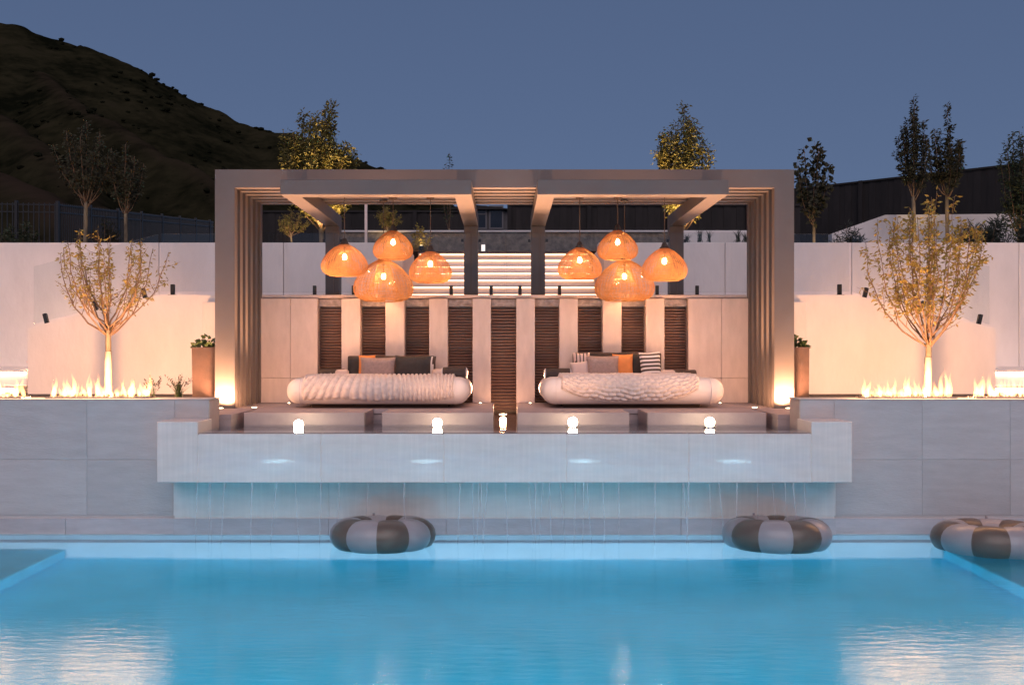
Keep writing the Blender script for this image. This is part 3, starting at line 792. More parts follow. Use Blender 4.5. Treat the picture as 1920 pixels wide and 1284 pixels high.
daybed(ax(533,13.5), ax(880,13.5), -1, ax(566,13.5), ax(851,13.5), 'left', 'slant')
daybed(ax(1016,13.5), ax(1362,13.5), 1, ax(1052,13.5), ax(1312,13.5), 'right', 'wave')
D1, D2, D3 = 14.30, 14.55, 14.66
# left bed
roll_cushion(597, 648, 704, 14.72, .10, MAT['brown'], MAT['fabric'], 'dark brown bolster at the left end of the left daybed', (False, False))
roll_cushion(631, 652, 702, 14.5, .075, MAT['blush'], MAT['blush'], 'short blush bolster left of the charcoal pillow', (True, True))
pillow(652, 700, 668, 712, D2, .13, MAT['charcoal'], 'charcoal pillow leaning behind the beige woven pillow on the left daybed')
pillow(672, 702, 666, 711, 14.42, .12, MAT['orange'], 'orange pillow peeking out behind the beige woven pillow')
pillow(676, 739, 670, 712, D1, .14, MAT['taupe'], 'beige woven pillow in the middle of the left daybed')
pillow(741, 806, 667, 712, D1, .15, MAT['charcoal'], 'large black pillow on the right half of the left daybed', roll=1)
pillow(775, 816, 668, 712, D2, .12, [MAT['brown'], MAT['fabric']], 'brown and white striped pillow tucked behind the black pillow', extra='v')
roll_cushion(812, 834, 701, 14.55, .075, MAT['blush'], MAT['blush'], 'short blush bolster right of the striped pillow on the left daybed')
roll_cushion(829, 875, 699, 14.30, .085, MAT['brown'], MAT['fabric'], 'dark brown bolster with white end at the right of the left daybed')
# right bed
roll_cushion(1022, 1070, 701, 14.40, .085, MAT['brown'], MAT['fabric'], 'dark brown bolster with white end at the left of the right daybed')
pillow(1076, 1106, 661, 708, 14.62, .13, [MAT['blush'], MAT['brown']], 'pale pillow with brown bands at the left of the right daybed', extra='v')
pillow(1073, 1106, 678, 709, D1+.02, .13, MAT['blush'], 'small blush pillow left of the taupe pillow', roll=-6)
pillow(1102, 1160, 667, 711, D1-.02, .15, MAT['taupe'], 'wide taupe pillow in the middle of the right daybed')
pillow(1150, 1187, 664, 711, 14.42, .12, MAT['orange'], 'bright orange pillow between the taupe and charcoal pillows')
pillow(1183, 1222, 662, 711, 14.52, .12, MAT['charcoal'], 'charcoal pillow between the orange and the striped pillow')
pillow(1203, 1241, 660, 711, D1+.02, .13, [MAT['brown'], MAT['fabric']], 'pillow with horizontal black and cream stripes on the right daybed', extra='h', roll=-3)
roll_cushion(1238, 1264, 702, 14.5, .07, MAT['blush'], MAT['blush'], 'short blush bolster right of the horizontally striped pillow')
roll_cushion(1262, 1306, 704, 14.55, .085, MAT['brown'], MAT['fabric'], 'dark brown bolster at the right end of the right daybed', (False, False))

# ================================================================== PENDANT LAMPS
def pendant(px, pyc, wpx, hpx, d, label, power):
    c = at(px, pyc, d); Rr = wpx*d/F/2; H = hpx*d/F
    t = thing('pendant_lamp', (c.x, d, c.z-H/2), label, 'pendant lamp', 'woven pendant lamps')
    prof0 = [(.12,1.0),(.24,.965),(.44,.885),(.65,.76),(.83,.61),(.95,.46),(1.0,.33),(.985,.21),(.92,.11),(.80,.04),(.64,0.0)]
    # smooth profile
    P = []
    for i in range(len(prof0)-1):
        for k in range(4):
            f = k/4; P.append((prof0[i][0]+(prof0[i+1][0]-prof0[i][0])*f, prof0[i][1]+(prof0[i+1][1]-prof0[i][1])*f))
    P.append(prof0[-1])
    base = c.z-H/2; rng = random.Random(int(px))
    m = MB()
    def ring(r, z, tw, n=40):
        pts = [(c.x+r*math.cos(6.2832*k/n), d+r*math.sin(6.2832*k/n), z+rng.uniform(-.0012,.0012)) for k in range(n+1)]
        m.tube(pts, tw, 3, False)
    for i, (r, z) in enumerate(P):
        ring(r*Rr, base+z*H, .0037)
    nr = 46
    for k in range(nr):
        a = 6.2832*k/nr
        m.tube([(c.x+r*Rr*math.cos(a), d+r*Rr*math.sin(a), base+z*H) for r, z in P[::4]], .0036, 3, False)
    for r, tw in ((.64, .009), (.12, .009)):
        ring(r*Rr, base + (0 if r > .5 else H), tw, 40)
    m.build('shade', MAT['rattan'], t)
    m = MB()     # inner cone of the double shade
    IP = [(.16,.97),(.22,.80),(.30,.60),(.40,.40),(.52,.20),(.64,.03)]
    for i in range(len(IP)-1):
        for k in range(4):
            f = k/4; ring((IP[i][0]+(IP[i+1][0]-IP[i][0])*f)*Rr, base+(IP[i][1]+(IP[i+1][1]-IP[i][1])*f)*H, .003, 32)
    for k in range(26):
        a = 6.2832*k/26
        m.tube([(c.x+r*Rr*math.cos(a), d+r*Rr*math.sin(a), base+z*H) for r, z in IP], .0028, 3, False)
    m.build('inner_shade', MAT['rattan'], t)
    topz = base+H
    MB().lathe([(.012,.085),(.03,.075),(.05,.02),(.16*Rr+.02,.0),(.13*Rr,-.012)], (c.x, d, topz), 16).build('cap', MAT['brown'], t, True)
    MB().lathe([(.02,.0),(.024,-.05),(.018,-.07)], (c.x, d, topz-.012), 12).build('socket', MAT['black'], t, True)
    bz = topz - max(.15, H*.42)
    MB().tube([(c.x, d, topz-.05), (c.x, d, bz+.04)], .008, 6).build('stem', MAT['black'], t)
    MB().lathe([(.006,.05),(.02,.042),(.033,.015),(.036,-.008),(.026,-.03),(.008,-.04)], (c.x, d, bz), 14).build('bulb', MAT['bulb'], t, True)
    MB().tube([(c.x, d, topz+.08), (c.x, d, PB-.02)], .006, 6).build('cable', MAT['brown'], t)
    MB().lathe([(.055,-.022),(.06,-.004),(.06,-.002)], (c.x, d, PB), 18).build('ceiling_plate', MAT['brown'], t)
    lamp('pendant_light', 'POINT', (c.x, d, bz-.005), power, (1,.52,.24), t, .045)
pendant(646, 487, 87, 58, 14.22, 'woven pendant at the left of the left cluster, before the column', 61)
pendant(737, 459, 75, 53, 14.48, 'small high pendant above the largest lamp of the left cluster', 45)
pendant(719, 525, 112, 77, 14.76, 'largest low pendant of the left cluster over the black pillow', 91)
pendant(807, 500, 80, 58, 14.45, 'reddish woven pendant at the right of the left cluster, before the stairs', 45)
pendant(1087, 493, 82, 58, 14.45, 'woven pendant at the left of the right cluster, before the stairs', 51)
pendant(1158, 459, 76, 54, 14.48, 'small high pendant above the largest lamp of the right cluster', 45)
pendant(1171, 525, 112, 76, 14.76, 'largest low pendant of the right cluster over the orange pillow', 91)
pendant(1246, 495, 85, 60, 14.22, 'woven pendant at the right of the right cluster, before the column', 61)

# ================================================================== LAMPS
for i, (px, py) in enumerate(((560, 796), (820, 793), (1074, 791), (1331, 791))):
    p = at(px, py, 12.08)
    lab = ('leftmost blazing basin lamp before the left daybed', 'blazing basin lamp before the right end of the left daybed', 'blazing basin lamp before the left end of the right daybed', 'rightmost blazing basin lamp before the right daybed')[i]
    t = thing('basin_lamp', (p.x, p.y, .62), lab, 'lamp', 'uplights in the basin')
    MB().lathe([(.05,0),(.05,.015),(.018,.02),(.018,p.z-.62-.12),(.05,p.z-.62-.11),(.075,p.z-.62-.07),(.078,p.z-.62-.05)], (p.x, p.y, .62), 20).build('body', MAT['steel'], t, True)
    MB().lathe([(.006,-.0495),(.04,-.0495),(.052,-.03),(.058,0),(.055,.022),(.042,.042),(.02,.055),(.006,.058)], (p.x, p.y, p.z), 24).build('lens', MAT['lens'], t, True)
    lamp('basin_lamp_light', 'SPOT', (p.x, p.y, p.z+.13), 350, WARM, t, .06, (p.x*.97, p.y+2.2, 4.43), 54, .7)
    lamp('basin_lamp_wash', 'SPOT', (p.x, p.y, p.z+.13), 75, WARM, t, .06, (p.x, p.y+3.0, 3.6), 78, .8)
# uplights at the pergola posts
for s, nm in ((-1, 'left'), (1, 'right')):
    for x, pw, w2 in ((3.83, 260, 'outer face of the'), (3.42, 70, 'inner fins of the')):
        c = (s*x, YF-.20 if x > 3.6 else YF-.02, DECK+.001)
        t = thing('post_uplight', c, 'small recessed uplight at the %s %s pergola post' % (w2, nm), 'lamp')
        MB().lathe([(.05,0),(.055,.006),(.04,.012)], c, 16).build('bezel', MAT['steel'], t)
        MB().lathe([(.038,.0125),(.03,.018),(.005,.02)], c, 16).build('lens', MAT['lens_small'], t)
        lamp('post_uplight_light', 'SPOT', (c[0], c[1], c[2]+.04), pw, WARM, t, .04, (c[0]+(0 if x > 3.6 else s*.35), c[1]+.20 if x > 3.6 else c[1]+.6, 2.2 if x > 3.6 else 2.4), 150, .6)
c = (ax(943,14.6), 14.6, BW-.05)
t = thing('channel_lamp', c, 'small bright lamp in the central water channel before the louvres', 'lamp')
MB().lathe([(.07,0),(.075,.03),(.07,.045)], c, 20).build('body', MAT['steel'], t)
MB().lathe([(.062,.046),(.05,.054),(.006,.058)], c, 20).build('lens', MAT['lens_small'], t)
lamp('channel_lamp_light', 'POINT', (c[0], c[1], c[2]+.14), 9, WARM, t, .05)
for x, lab in ((-3.2, 'floor uplight beyond the left end of the left daybed'), (-.36, 'floor uplight between the left daybed and the channel'), (.38, 'floor uplight between the right daybed and the channel'), (3.2, 'floor uplight beyond the right end of the right daybed')):
    c = (x, 14.75, DECK+.001)
    t = thing('floor_uplight', c, lab, 'lamp', 'floor uplights behind the daybeds')
    MB().lathe([(.022,0),(.025,.006),(.02,.012)], c, 16).build('bezel', MAT['steel'], t)
    MB().lathe([(.019,.0125),(.014,.018),(.005,.02)], c, 16).build('lens', MAT['lens_small'], t)
    lamp('floor_uplight_light', 'SPOT', (c[0], c[1], c[2]+.04), 1300, WARM, t, .04, (x*.96 if abs(x) > 1 else x*1.3, 13.0, 4.4), 70, .9)
# spike lamps in the beds: (x, y, power, target)
spk = [(-1, -5.22, 13.1, 240, 0, 'spike lamp at the foot of the left tree, right of its trunk'),
       (-1, -6.75, 13.5, 28, 0, 'spike lamp near the left end of the left parapet'),
       (1, 5.55, 13.1, 240, 0, 'spike lamp at the foot of the right tree, left of its trunk'),
       (1, 6.75, 13.5, 34, 0, 'spike lamp near the right end of the right parapet')]
for s, x, y, pw, tg, lab in spk:
    t = thing('spike_lamp', (x, y, BED), lab, 'lamp', 'spike lamps in the beds')
    MB().tube([(x, y, BED-.03), (x, y, BED+.07)], .009, 6).build('spike', MAT['black'], t)
    MB().lathe([(.02,0),(.03,.01),(.032,.05)], (x, y, BED+.06), 12).build('head', MAT['black'], t)
    MB().lathe([(.028,0),(.02,.006),(.004,.008)], (x, y, BED+.1105), 12).build('lens', MAT['lens_small'], t)
    lamp('spike_lamp_light', 'POINT', (x, y, BED+.17), pw, WARM, t, .05)

# ================================================================== TREES AND PLANTS
def leaf(m, p, dirv, ln, wd, rng, mi=0):
    dirv = dirv.normalized(); side = dirv.cross(Vector((rng.uniform(-1,1), rng.uniform(-1,1), rng.uniform(-1,1))))
    if side.length < 1e-3: side = Vector((1,0,0))
    side = side.normalized()*wd/2; nrm = dirv.cross(side).normalized()*ln*.10
    m.add([p, p+dirv*ln*.45+side+nrm, p+dirv*ln, p+dirv*ln*.45-side+nrm], [(0,1,2),(0,2,3)], mi)
def bez(a, b, c, t): return a*(1-t)**2 + b*2*t*(1-t) + c*t*t
def tree(name, base, fork, height, spread, limbs, leaves, lsize, label, group, seed, lmat, trunk_r=.05, wrap=None, vase=.75, low=0., sub=5, bark='bark', droop=.3, lw=.42, spires=None, cat='tree', cl=.0, bare=.25, flat_=.42, leafbase=1.0):
    rng = random.Random(seed); base = Vector(base)
    t = thing(name, base, label, cat, group)
    m = MB(); br = MB(); fk = base+Vector((rng.uniform(-.02,.02), rng.uniform(-.02,.02), fork))
    m.tube([base-Vector((0,0,.05)), base+Vector((.005,0,fork*.5)), fk, fk+Vector((0,0,.06))], [trunk_r*1.12, trunk_r, trunk_r*.9, trunk_r*.6], 9)
    tw = []   # twigs: list of point lists
    for i in range(limbs):
        a = i*2.39996+rng.uniform(-.3,.3)
        rr = spread*math.sqrt((i+.6)/limbs)*rng.uniform(.85,1.05)
        if i == 0: rr *= .15
        hz = (height-fork)*(1-flat_*(rr/spread)**2)*rng.uniform(.8,1.0)
        if spires: hz *= spires[i % len(spires)]
        tip = fk+Vector((rr*math.cos(a), rr*math.sin(a), hz))
        s0 = fk+Vector((0,0,rng.uniform(-.12,.05)*min(1,fork) if i % 3 else rng.uniform(.0,.16)*hz))
        ctrl = s0+Vector((rr*math.cos(a)*vase, rr*math.sin(a)*vase, hz*rng.uniform(.16,.38)))
        n = 9; pts = [bez(s0, ctrl, tip, k/n) + (Vector((rng.uniform(-1,1), rng.uniform(-1,1), rng.uniform(-.6,.6)))*spread*.025 if 0 < k else Vector()) for k in range(n+1)]
        r0 = trunk_r*rng.uniform(.20,.34)
        br.tube(pts, [r0*(1-.85*k/n)+.0015 for k in range(n+1)], 5)
        tw.append((pts, .35))
        for q in range(sub):
            f = rng.uniform(bare, .95); k = min(n-1, int(f*n)); p = pts[k].lerp(pts[k+1], f*n-k)
            out_ = Vector((p.x-fk.x, p.y-fk.y, 0)); out_ = out_.normalized() if out_.length > .01 else Vector((1,0,0))
            dv = (out_*rng.uniform(-.1,.7) + Vector((rng.uniform(-.7,.7), rng.uniform(-.7,.7), rng.uniform(.25,1.0)))).normalized()
            ln = spread*rng.uniform(.22,.5)*(1.1-.5*f)
            e = p+dv*ln; mid = p.lerp(e,.5)+Vector((rng.uniform(-1,1), rng.uniform(-1,1), -.4))*ln*.08
            sp = [p, mid, e]; br.tube(sp, [r0*.45*(1-.6*f)+.0015, r0*.25*(1-.6*f)+.0013, .0012], 4, False)
            tw.append((sp, .1))
    lens = [sum((b-a).length for a, b in zip(pp, pp[1:])) for pp, _ in tw]; tot = sum(lens)
    lm = MB()
    for (pp, st), L in zip(tw, lens):
        cnt = leaves*L/tot
        cnt = int(cnt)+(rng.random() < cnt-int(cnt))
        for _ in range(cnt):
            f = rng.uniform(st, 1.0); x = f*(len(pp)-1); k = min(len(pp)-2, int(x)); p = pp[k].lerp(pp[k+1], x-k)
            if low and p.z < base.z+low: continue
            if rng.random() > leafbase + (1-leafbase)*1.5*(p.z-fk.z)/max(.1, height-fork): continue
            dv = Vector((rng.gauss(0,1), rng.gauss(0,1), rng.gauss(-droop,.7)))
            if dv.length < .1: continue
            dv.normalize()
            ls = lsize*rng.uniform(.6,1.25)
            leaf(lm, p+dv*rng.uniform(0,.5)*lsize+Vector((rng.gauss(0,cl), rng.gauss(0,cl), rng.gauss(0,cl))), dv, ls, ls*lw, rng)
    m.build('trunk', MAT[bark], t, True); br.build('branches', MAT['twig'], t, True)
    if wrap: MB().lathe([(trunk_r*1.32,0),(trunk_r*1.18,wrap*.5),(trunk_r*1.12,wrap)], (base.x, base.y, base.z), 12).build('trunk_wrap', MAT['limewash'], t, True)
    lm.build('crown', MAT[lmat], t)
    return t
p = at(203, 742, 13.8)
tree('garden_tree', (p.x, 13.8, BED-.02), .95, 2.45, .80, 22, 2300, .060, 'slender young tree with wrapped pale trunk, lit from below at left', 'uplit garden trees', 11, 'leaf_gold', .042, .68, .95, sub=6, flat_=.25, leafbase=.06)
p = at(1740, 742, 13.8)
tree('garden_tree', (p.x, 13.8, BED-.02), .80, 2.95, .84, 24, 5200, .07, 'leafier young tree with wrapped pale trunk, lit from below at right', 'uplit garden trees', 23, 'leaf_gold', .042, .60, .98, sub=8, flat_=.25, leafbase=.10)
G = 4.12
def bgtree(px, pytop, d, wpx, fork, label, seed, lmat, leaves=1500, ls=.09, limbs=10, sub=7, **k):
    p = at(px, pytop, d)
    return tree('background_tree', (p.x, d, G), fork, p.z-G, wpx*d/F/2, limbs, leaves, ls, label, 'trees beyond the walls', seed, lmat, **k)
bgtree(604, 183, 24, 138, 1.0, 'bushy golden lit tree rising behind the left half of the pergola', 31, 'leaf_olive', 13000, .11, 18, 16, trunk_r=.07, vase=1.0, spires=(1,.9,.97,.8,.95), cl=.05, bare=.1, flat_=.22)
bgtree(1280, 188, 24, 104, 1.0, 'bushy golden lit tree rising behind the right half of the pergola', 37, 'leaf_olive', 11000, .10, 16, 16, trunk_r=.06, vase=1.0, spires=(1,.86,.95,.8,.9), cl=.05, bare=.1, flat_=.25)
bgtree(843, 274, 26, 28, 1.2, 'thin sapling whose tip just shows above the pergola', 41, 'leaf_green', 420, .08, 5, 6, trunk_r=.03)
bgtree(547, 388, 20.6, 64, .45, 'small gold lit tree in the left opening of the pergola', 43, 'leaf_olive', 700, .06, 9, 6, trunk_r=.02)
bgtree(727, 383, 20.9, 54, .62, 'small round gold lit tree above the upper left pendant', 47, 'leaf_olive', 900, .055, 9, 7, trunk_r=.018)
bgtree(160, 225, 20.6, 130, 1.1, 'dim birch like tree before the picket fence, left of its twin', 53, 'leaf_dim', 4200, .085, 15, 11, trunk_r=.045)
bgtree(236, 262, 20.8, 84, .95, 'dim slimmer birch like tree, right of its twin', 59, 'leaf_dim', 2600, .08, 12, 10, trunk_r=.04)
bgtree(1526, 240, 22.5, 84, .95, 'sparse tree with round dark leaves beside the right pergola post', 61, 'leaf_dim', 560, .13, 8, 5, trunk_r=.035, lw=.85, bare=.2)
bgtree(1714, 178, 25, 60, 1.9, 'tall narrow tree rising above the right lit tree, left of two', 67, 'leaf_dim', 3000, .10, 11, 11, trunk_r=.05, vase=.95)
bgtree(1776, 186, 25.4, 74, 2.0, 'tall narrow tree rising above the right lit tree, right of two', 71, 'leaf_dim', 3200, .10, 11, 11, trunk_r=.05, vase=.95, spires=(1,.85,.9,.7))
bgtree(1912, 226, 24, 78, .8, 'dense dark tree cut by the right edge of the picture', 73, 'leaf_green', 3600, .10, 12, 9, trunk_r=.06, cl=.05, bare=.05)
# low shrub, junipers
def shrub(px, pytop, pybot, d, wpx, label, seed, lmat, n, ls, cat='shrub', spiky=False, lw=.4, base=None, group=None):
    rng = random.Random(seed); b = at(px, pybot, d); b.z = base if base is not None else b.z
    h = az(pytop, d)-b.z; w2 = wpx*d/F/2
    t = thing('shrub', b, label, cat, group); st = MB(); lm = MB()
    for k in range(14):
        a = rng.uniform(0, 6.283); r = w2*math.sqrt(rng.random())
        tip = b+Vector((r*math.cos(a), r*math.sin(a)*.8, h*(1-.5*(r/w2)**2)*rng.uniform(.75,1)))
        pts = [b, b.lerp(tip,.5)+Vector((0,0,-.05*h)), tip]; st.tube(pts, [.012,.008,.002], 4, False)
        for q in range(n//14):
            f = rng.uniform(.15,1); p = pts[0].lerp(pts[1], f*2) if f < .5 else pts[1].lerp(pts[2], f*2-1)
            dv = Vector((rng.gauss(0,1), rng.gauss(0,1), rng.gauss(.5 if spiky else .1,.7))).normalized()
            leaf(lm, p+dv*rng.uniform(0,ls*.7), dv, ls*rng.uniform(.6,1.3), ls*lw, rng)
    st.build('stems', MAT['twig'], t); lm.build('foliage', MAT[lmat], t); return t
shrub(790, 420, 470, 20.2, 46, 'rounded gold lit shrub beside the left cluster of pendants', 81, 'leaf_gold', 700, .07, base=G)
shrub(1850, 402, 452, 20.4, 120, 'wide dark juniper on the wall right of the right lit tree', 82, 'juniper', 1900, .16, lw=.14, spiky=True, base=G, group='junipers on the wall')
shrub(1590, 420, 452, 20.6, 62, 'low dark juniper on the wall left of the right lit tree', 83, 'juniper', 900, .13, lw=.14, spiky=True, base=G, group='junipers on the wall')
shrub(1930, 408, 452, 20.9, 60, 'dark juniper at the right edge beside the wide juniper', 88, 'juniper', 900, .14, lw=.14, spiky=True, base=G, group='junipers on the wall')
shrub(40, 412, 455, 20.5, 90, 'dark mounded shrub before the picket fence at far left', 84, 'leaf_green', 1500, .08, base=G)
shrub(195, 408, 455, 21.2, 70, 'dark leafy shrub between the two birch like trees', 89, 'leaf_dim', 1100, .07, base=G)
def tuft(name, base, h, spread, nblade, label, cat, group, seed, mat, w=.006, heads=0):
    rng = random.Random(seed); b = Vector(base); t = thing(name, b, label, cat, group); m = MB(); hd = MB()
    for k in range(nblade):
        a = rng.uniform(0,6.283); r = spread*rng.uniform(.2,1); hh = h*rng.uniform(.6,1.1)
        p0 = b+Vector((rng.gauss(0,.03), rng.gauss(0,.03), -.01)); e = b+Vector((r*math.cos(a), r*math.sin(a), hh)); mid = b+Vector((r*.35*math.cos(a), r*.35*math.sin(a), hh*.62))
        sd_ = Vector((-math.sin(a), math.cos(a), 0))*w
        m.add([p0-sd_, p0+sd_, mid+sd_*.8, mid-sd_*.8, e], [(0,1,2,3), (3,2,4)])
        if k < heads:
            for q in range(7):
                pp = mid.lerp(e, .5+.09*q); dv = Vector((rng.gauss(0,1), rng.gauss(0,1), 1)).normalized(); leaf(hd, pp, dv, .035, .014, rng)
    m.build('blades', MAT[mat], t)
    if heads: hd.build('seed_heads', MAT['brown'], t)
    return t
for i, px in enumerate((1288, 1312, 1330, 1384, 1398)):
    tuft('spiky_plant', at(px, 453, 20.3), [.16,.30,.24,.26,.2][i], .2, 34, 'small dark spiky plant on the white wall, %s from the right cluster of pendants' % ('first','second','third','fourth','fifth')[i], 'plant', 'spiky plants on the wall', 100+i, 'juniper')
def flame_mat():
    m, t, b = base_mat('gas_flame'); N = t.nodes; L = t.links; N.remove(b); o = N['Material Output']
    tc = N.new('ShaderNodeTexCoord'); sp = N.new('ShaderNodeSeparateXYZ'); L.new(tc.outputs['Generated'], sp.inputs[0])
    r = N.new('ShaderNodeValToRGB'); e = r.color_ramp.elements
    e[0].position = 0; e[0].color = (1,.46,.17,1); e[1].position = 1; e[1].color = (1,.28,.06,1); L.new(sp.outputs[2], r.inputs[0])
    f = N.new('ShaderNodeMapRange'); f.inputs[1].default_value = 0; f.inputs[2].default_value = 1; f.inputs[3].default_value = 90; f.inputs[4].default_value = 4
    L.new(sp.outputs[2], f.inputs[0])
    em = N.new('ShaderNodeEmission'); L.new(r.outputs[0], em.inputs[0]); L.new(f.outputs[0], em.inputs[1]); L.new(em.outputs[0], o.inputs['Volume'])
    return m
MAT['flame'] = flame_mat()
MAT['pebble'] = M('dark_fire_glass', (.06,.05,.06), .25, var=.3, scale=30)
FB = WALLTOP+.013
def fire(px0, px1, y, label, power, nl, seed):
    rng = random.Random(seed); x0, x1 = ax(px0, y), ax(px1, y); L = x1-x0
    t = thing('fire_trough', ((x0+x1)/2, y, FB), label, 'fire trough', 'linear fire troughs')
    MB().box(x0, x1, y-.11, y-.095, FB, FB+.018).box(x0, x1, y+.095, y+.11, FB, FB+.018).box(x0, x1, y-.095, y+.095, FB, FB+.008).build('burner_tray', MAT['steel'], t)
    pm = MB(); bmt = bmesh.new(); bmesh.ops.create_icosphere(bmt, subdivisions=1, radius=1)
    iv = [v.co.copy() for v in bmt.verts]; ifc = [tuple(v.index for v in f.verts) for f in bmt.faces]; bmt.free()
    for k in range(int(L/.035)*3):
        c = Vector((rng.uniform(x0+.02, x1-.02), y+rng.uniform(-.09,.09), FB+.016)); r = rng.uniform(.012,.026)
        pm.add([c+Vector((v.x*r*rng.uniform(.8,1.2), v.y*r, v.z*r*.8)) for v in iv], ifc)
    tag(pm.build('fire_glass', MAT['pebble'], t), kind='stuff')
    n = int(L/.034)
    for k in range(n):
        fx = x0+.03+(L-.06)*(k+.5)/n+rng.uniform(-.02,.02); fy = y+rng.uniform(-.06,.06)
        env = .75+.5*mnoise.noise(Vector((fx*2.3, seed, 0)))
        h = rng.uniform(.13,.42)*env*1.05; r = rng.uniform(.018,.036); sw = rng.uniform(-.05,.05); ph = rng.uniform(0,6.28)
        pts = []; rs = []
        for q in range(9):
            f = q/8; pts.append((fx+sw*f*f+.012*math.sin(ph+f*7), fy+.01*math.sin(ph+f*5), FB+.02+h*f))
            rs.append(max(.0015, r*(math.sin(math.pi*min(1, .22+.78*f**.75))**.8)*(1-.35*f)))
        MB().tube(pts, rs, 8).build('flame', MAT['flame'], t, True)
    for k in range(nl):
        lamp('fire_light', 'POINT', (x0+L*(k+.5)/nl, y, FB+.2), power, (1,.48,.2), t, .34)
fire(92, 286, 12.03, 'line of white hot flames in the trough under the left tree', 27, 4, 1)
fire(-60, 50, 12.03, 'short line of flames at the far left edge beside the lit steps', 27, 2, 2)
fire(1610, 1788, 12.03, 'line of white hot flames in the trough under the right tree', 27, 4, 3)
fire(1822, 1985, 12.03, 'line of flames at the far right edge beside the lit steps', 27, 3, 4)
tuft('lavender_plant', (ax(335,12.7), 12.7, BED), .34, .20, 60, 'dark lavender like plant with tall seed heads beside the left planter', 'plant', None, 301, 'rose', .005, 14)
tuft('lavender_plant', (ax(287,12.8), 12.8, BED), .30, .16, 16, 'thin dark seed stalks at the right end of the left flames', 'plant', None, 302, 'rose', .003, 12)
def rock(x, y, r, label, seed):
    rng = random.Random(seed); bm = bmesh.new(); bmesh.ops.create_icosphere(bm, subdivisions=2, radius=r)
    for v in bm.verts:
        k = 1+.35*mnoise.noise(v.co*6/r*.2+Vector((seed,0,0))); v.co = Vector((v.co.x*k*1.2, v.co.y*k, v.co.z*k*.75))
    m = MB(); m.add([v.co+Vector((x, y, BED+r*.35)) for v in bm.verts], [tuple(q.index for q in f.verts) for f in bm.faces]); bm.free()
    tag(m.build('rock', MAT['rock'], None, loc=(x, y, BED)), label, 'rock', 'rocks in the beds')
rock(ax(72,12.6), 12.6, .075, 'dark rock at the left end of the left flames', 3)
rock(ax(88,12.5), 12.5, .05, 'small rock close to the left flames, right of the bigger rock', 6)
rock(ax(1792,12.6), 12.6, .06, 'grey rock between the right tree and the far right flames', 4)
rock(ax(1815,12.55), 12.55, .05, 'small brown rock right of the grey rock in the right bed', 5)
# planters
for s, x0, x1, nm in ((-1, -4.33, -3.99, 'left'), (1, 3.99, 4.22, 'right')):
    y0, y1, zt = 13.75, 14.09, az(651, 13.9)
    t = thing('planter', ((x0+x1)/2, (y0+y1)/2, DECK), 'tall rusty brown square planter beside the %s pergola post' % nm, 'planter', 'tall brown planters')
    m = MB(); c = ((x0+x1)/2, (y0+y1)/2)
    hw, hd = (x1-x0)/2, (y1-y0)/2
    vs = []
    for k, z in ((.94, DECK), (1, zt)):
        vs += [(c[0]-hw*k, c[1]-hd*k, z), (c[0]+hw*k, c[1]-hd*k, z), (c[0]+hw*k, c[1]+hd*k, z), (c[0]-hw*k, c[1]+hd*k, z)]
    for k, z in ((.88, zt), (.88, zt-.05)):
        vs += [(c[0]-hw*k, c[1]-hd*k, z), (c[0]+hw*k, c[1]-hd*k, z), (c[0]+hw*k, c[1]+hd*k, z), (c[0]-hw*k, c[1]+hd*k, z)]
    fs = [(3,2,1,0)]
    for a in (0, 4, 8): fs += [(a+i, a+(i+1) % 4, a+4+(i+1) % 4, a+4+i) for i in range(4)]
    m.add(vs, fs).build('box', MAT['corten'], t)
    MB().box(c[0]-hw*.88, c[0]+hw*.88, c[1]-hd*.88, c[1]+hd*.88, zt-.06, zt-.03).build('soil', MAT['soil'], t)
    rng = random.Random(17+s); m = MB()
    for k in range(110):
        a = rng.uniform(0,6.283); r = hw*rng.random(); p = Vector((c[0]+r*math.cos(a), c[1]+r*math.sin(a), zt+rng.uniform(-.02,.13)*(1.2-r/hw)))
        leaf(m, p, Vector((math.cos(a), math.sin(a), rng.uniform(-.2,1))), .085, .06, rng)
    tag(m.build('leafy_plant', MAT['rose'], None), 'low leafy green plant growing in the tall %s planter' % nm, 'plant')

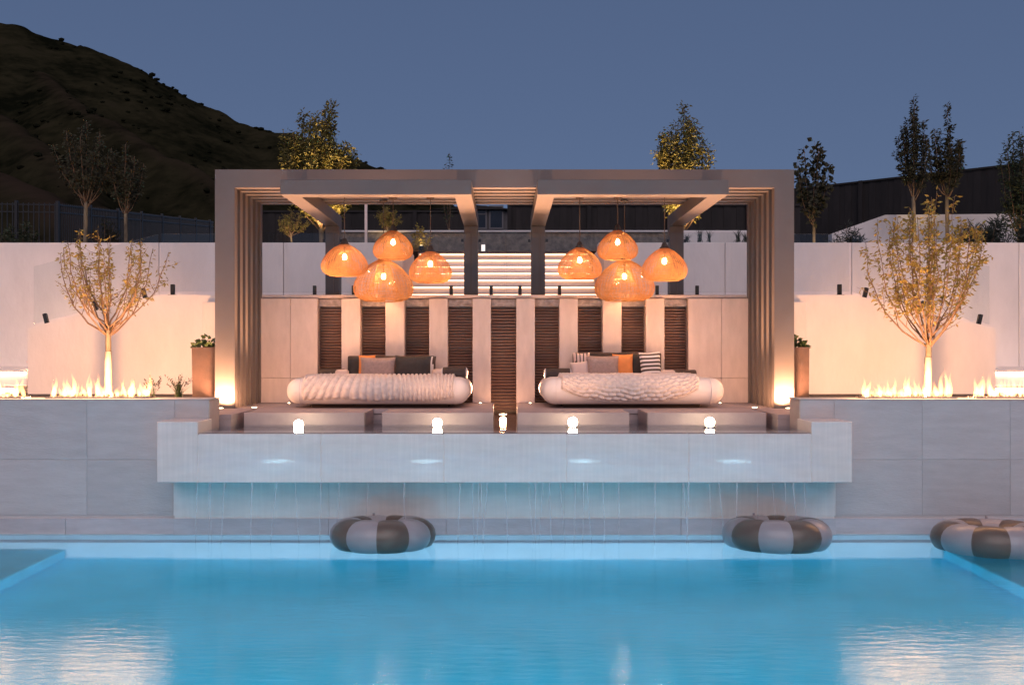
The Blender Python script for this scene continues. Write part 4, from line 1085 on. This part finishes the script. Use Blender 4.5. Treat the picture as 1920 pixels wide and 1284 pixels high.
# uplights that gild the background trees
for px, d, pw, tx, lab in ((604, 23.0, 1500, 4.2, 'garden spotlight under the golden tree behind the left half of the pergola'), (1280, 23.0, 1500, 4.2, 'garden spotlight under the golden tree behind the right half of the pergola'),
                           (547, 20.1, 25, 1.0, 'garden spotlight under the small tree in the left opening'), (727, 20.3, 25, 1.0, 'garden spotlight under the small round tree'), (790, 19.9, 6, .5, 'garden spotlight under the rounded shrub'),
                           (190, 20.0, 9, 1.6, 'garden spotlight under the two birch like trees'), (1526, 21.9, 30, 1.4, 'garden spotlight under the sparse round leaved tree'), (1745, 24.3, 110, 2.2, 'garden spotlight under the two tall narrow trees'), (1912, 23.2, 60, 1.5, 'garden spotlight under the dense dark tree')):
    x = ax(px, d); t = thing('garden_spotlight', (x, d, G), lab, 'lamp', 'garden spotlights')
    MB().tube([(x, d, G), (x, d, G+.08)], .012, 6).build('spike', MAT['black'], t)
    MB().lathe([(.03,0),(.045,.02),(.045,.09)], (x, d, G+.07), 12).build('head', MAT['black'], t)
    MB().lathe([(.038,0),(.02,.006),(.004,.008)], (x, d, G+.1605), 12).build('lens', MAT['lens_small'], t)
    lamp('garden_spotlight_light', 'SPOT', (x, d, G+.2), pw, (1,.66,.32), t, .05, (ax(px, d+.8), d+.8, G+tx), 80, .7)

# ================================================================== POOL FLOATS
def ring_float(px, d, Ro, r, label, tilt, turn):
    c = Vector((ax(px, d), d, r*.52)); t = thing('ring_float', c, label, 'pool float', 'striped ring floats')
    Rm = Ro-r; ns = 10; per = 6; nm = 20
    rot = Matrix.Rotation(R(tilt), 3, 'X') @ Matrix.Rotation(R(turn), 3, 'Z')
    for k in range(ns):
        m = MB(); 
        for i in range(per+1):
            a = 6.2832*(k+i/per)/ns
            sq = .93 if i in (0, per) else (.985 if i in (1, per-1) else 1)   # seams pinch the tube
            for j in range(nm):
                b = 6.2832*j/nm; rr = r*sq
                v = Vector(((Rm+rr*math.cos(b))*math.cos(a), (Rm+rr*math.cos(b))*math.sin(a), rr*math.sin(b)*.84))
                m.v.append(tuple(c+rot @ v))
        for i in range(per):
            for j in range(nm):
                m.f.append((i*nm+j, (i+1)*nm+j, (i+1)*nm+(j+1) % nm, i*nm+(j+1) % nm)); m.m.append(0)
        m.build('stripe', MAT['float_white' if k % 2 else 'float_brown'], t, True)
    a = R(60); v = Vector(((Rm)*math.cos(a), (Rm)*math.sin(a), r*.82)); q = c+rot @ v
    MB().tube([q-Vector((0,0,.01)), q+Vector((0,0,.03))], .014, 8).build('valve', MAT['float_white'], t)
ring_float(718, 11.08, .59, .225, 'brown and white striped ring float before the left daybed', -5, 54)
ring_float(1456, 11.08, .60, .225, 'brown and white striped ring float below the right end of the spillway', -5, 56)
ring_float(1858, 10.86, .62, .215, 'striped ring float cut by the right edge of the picture', -3, 10)
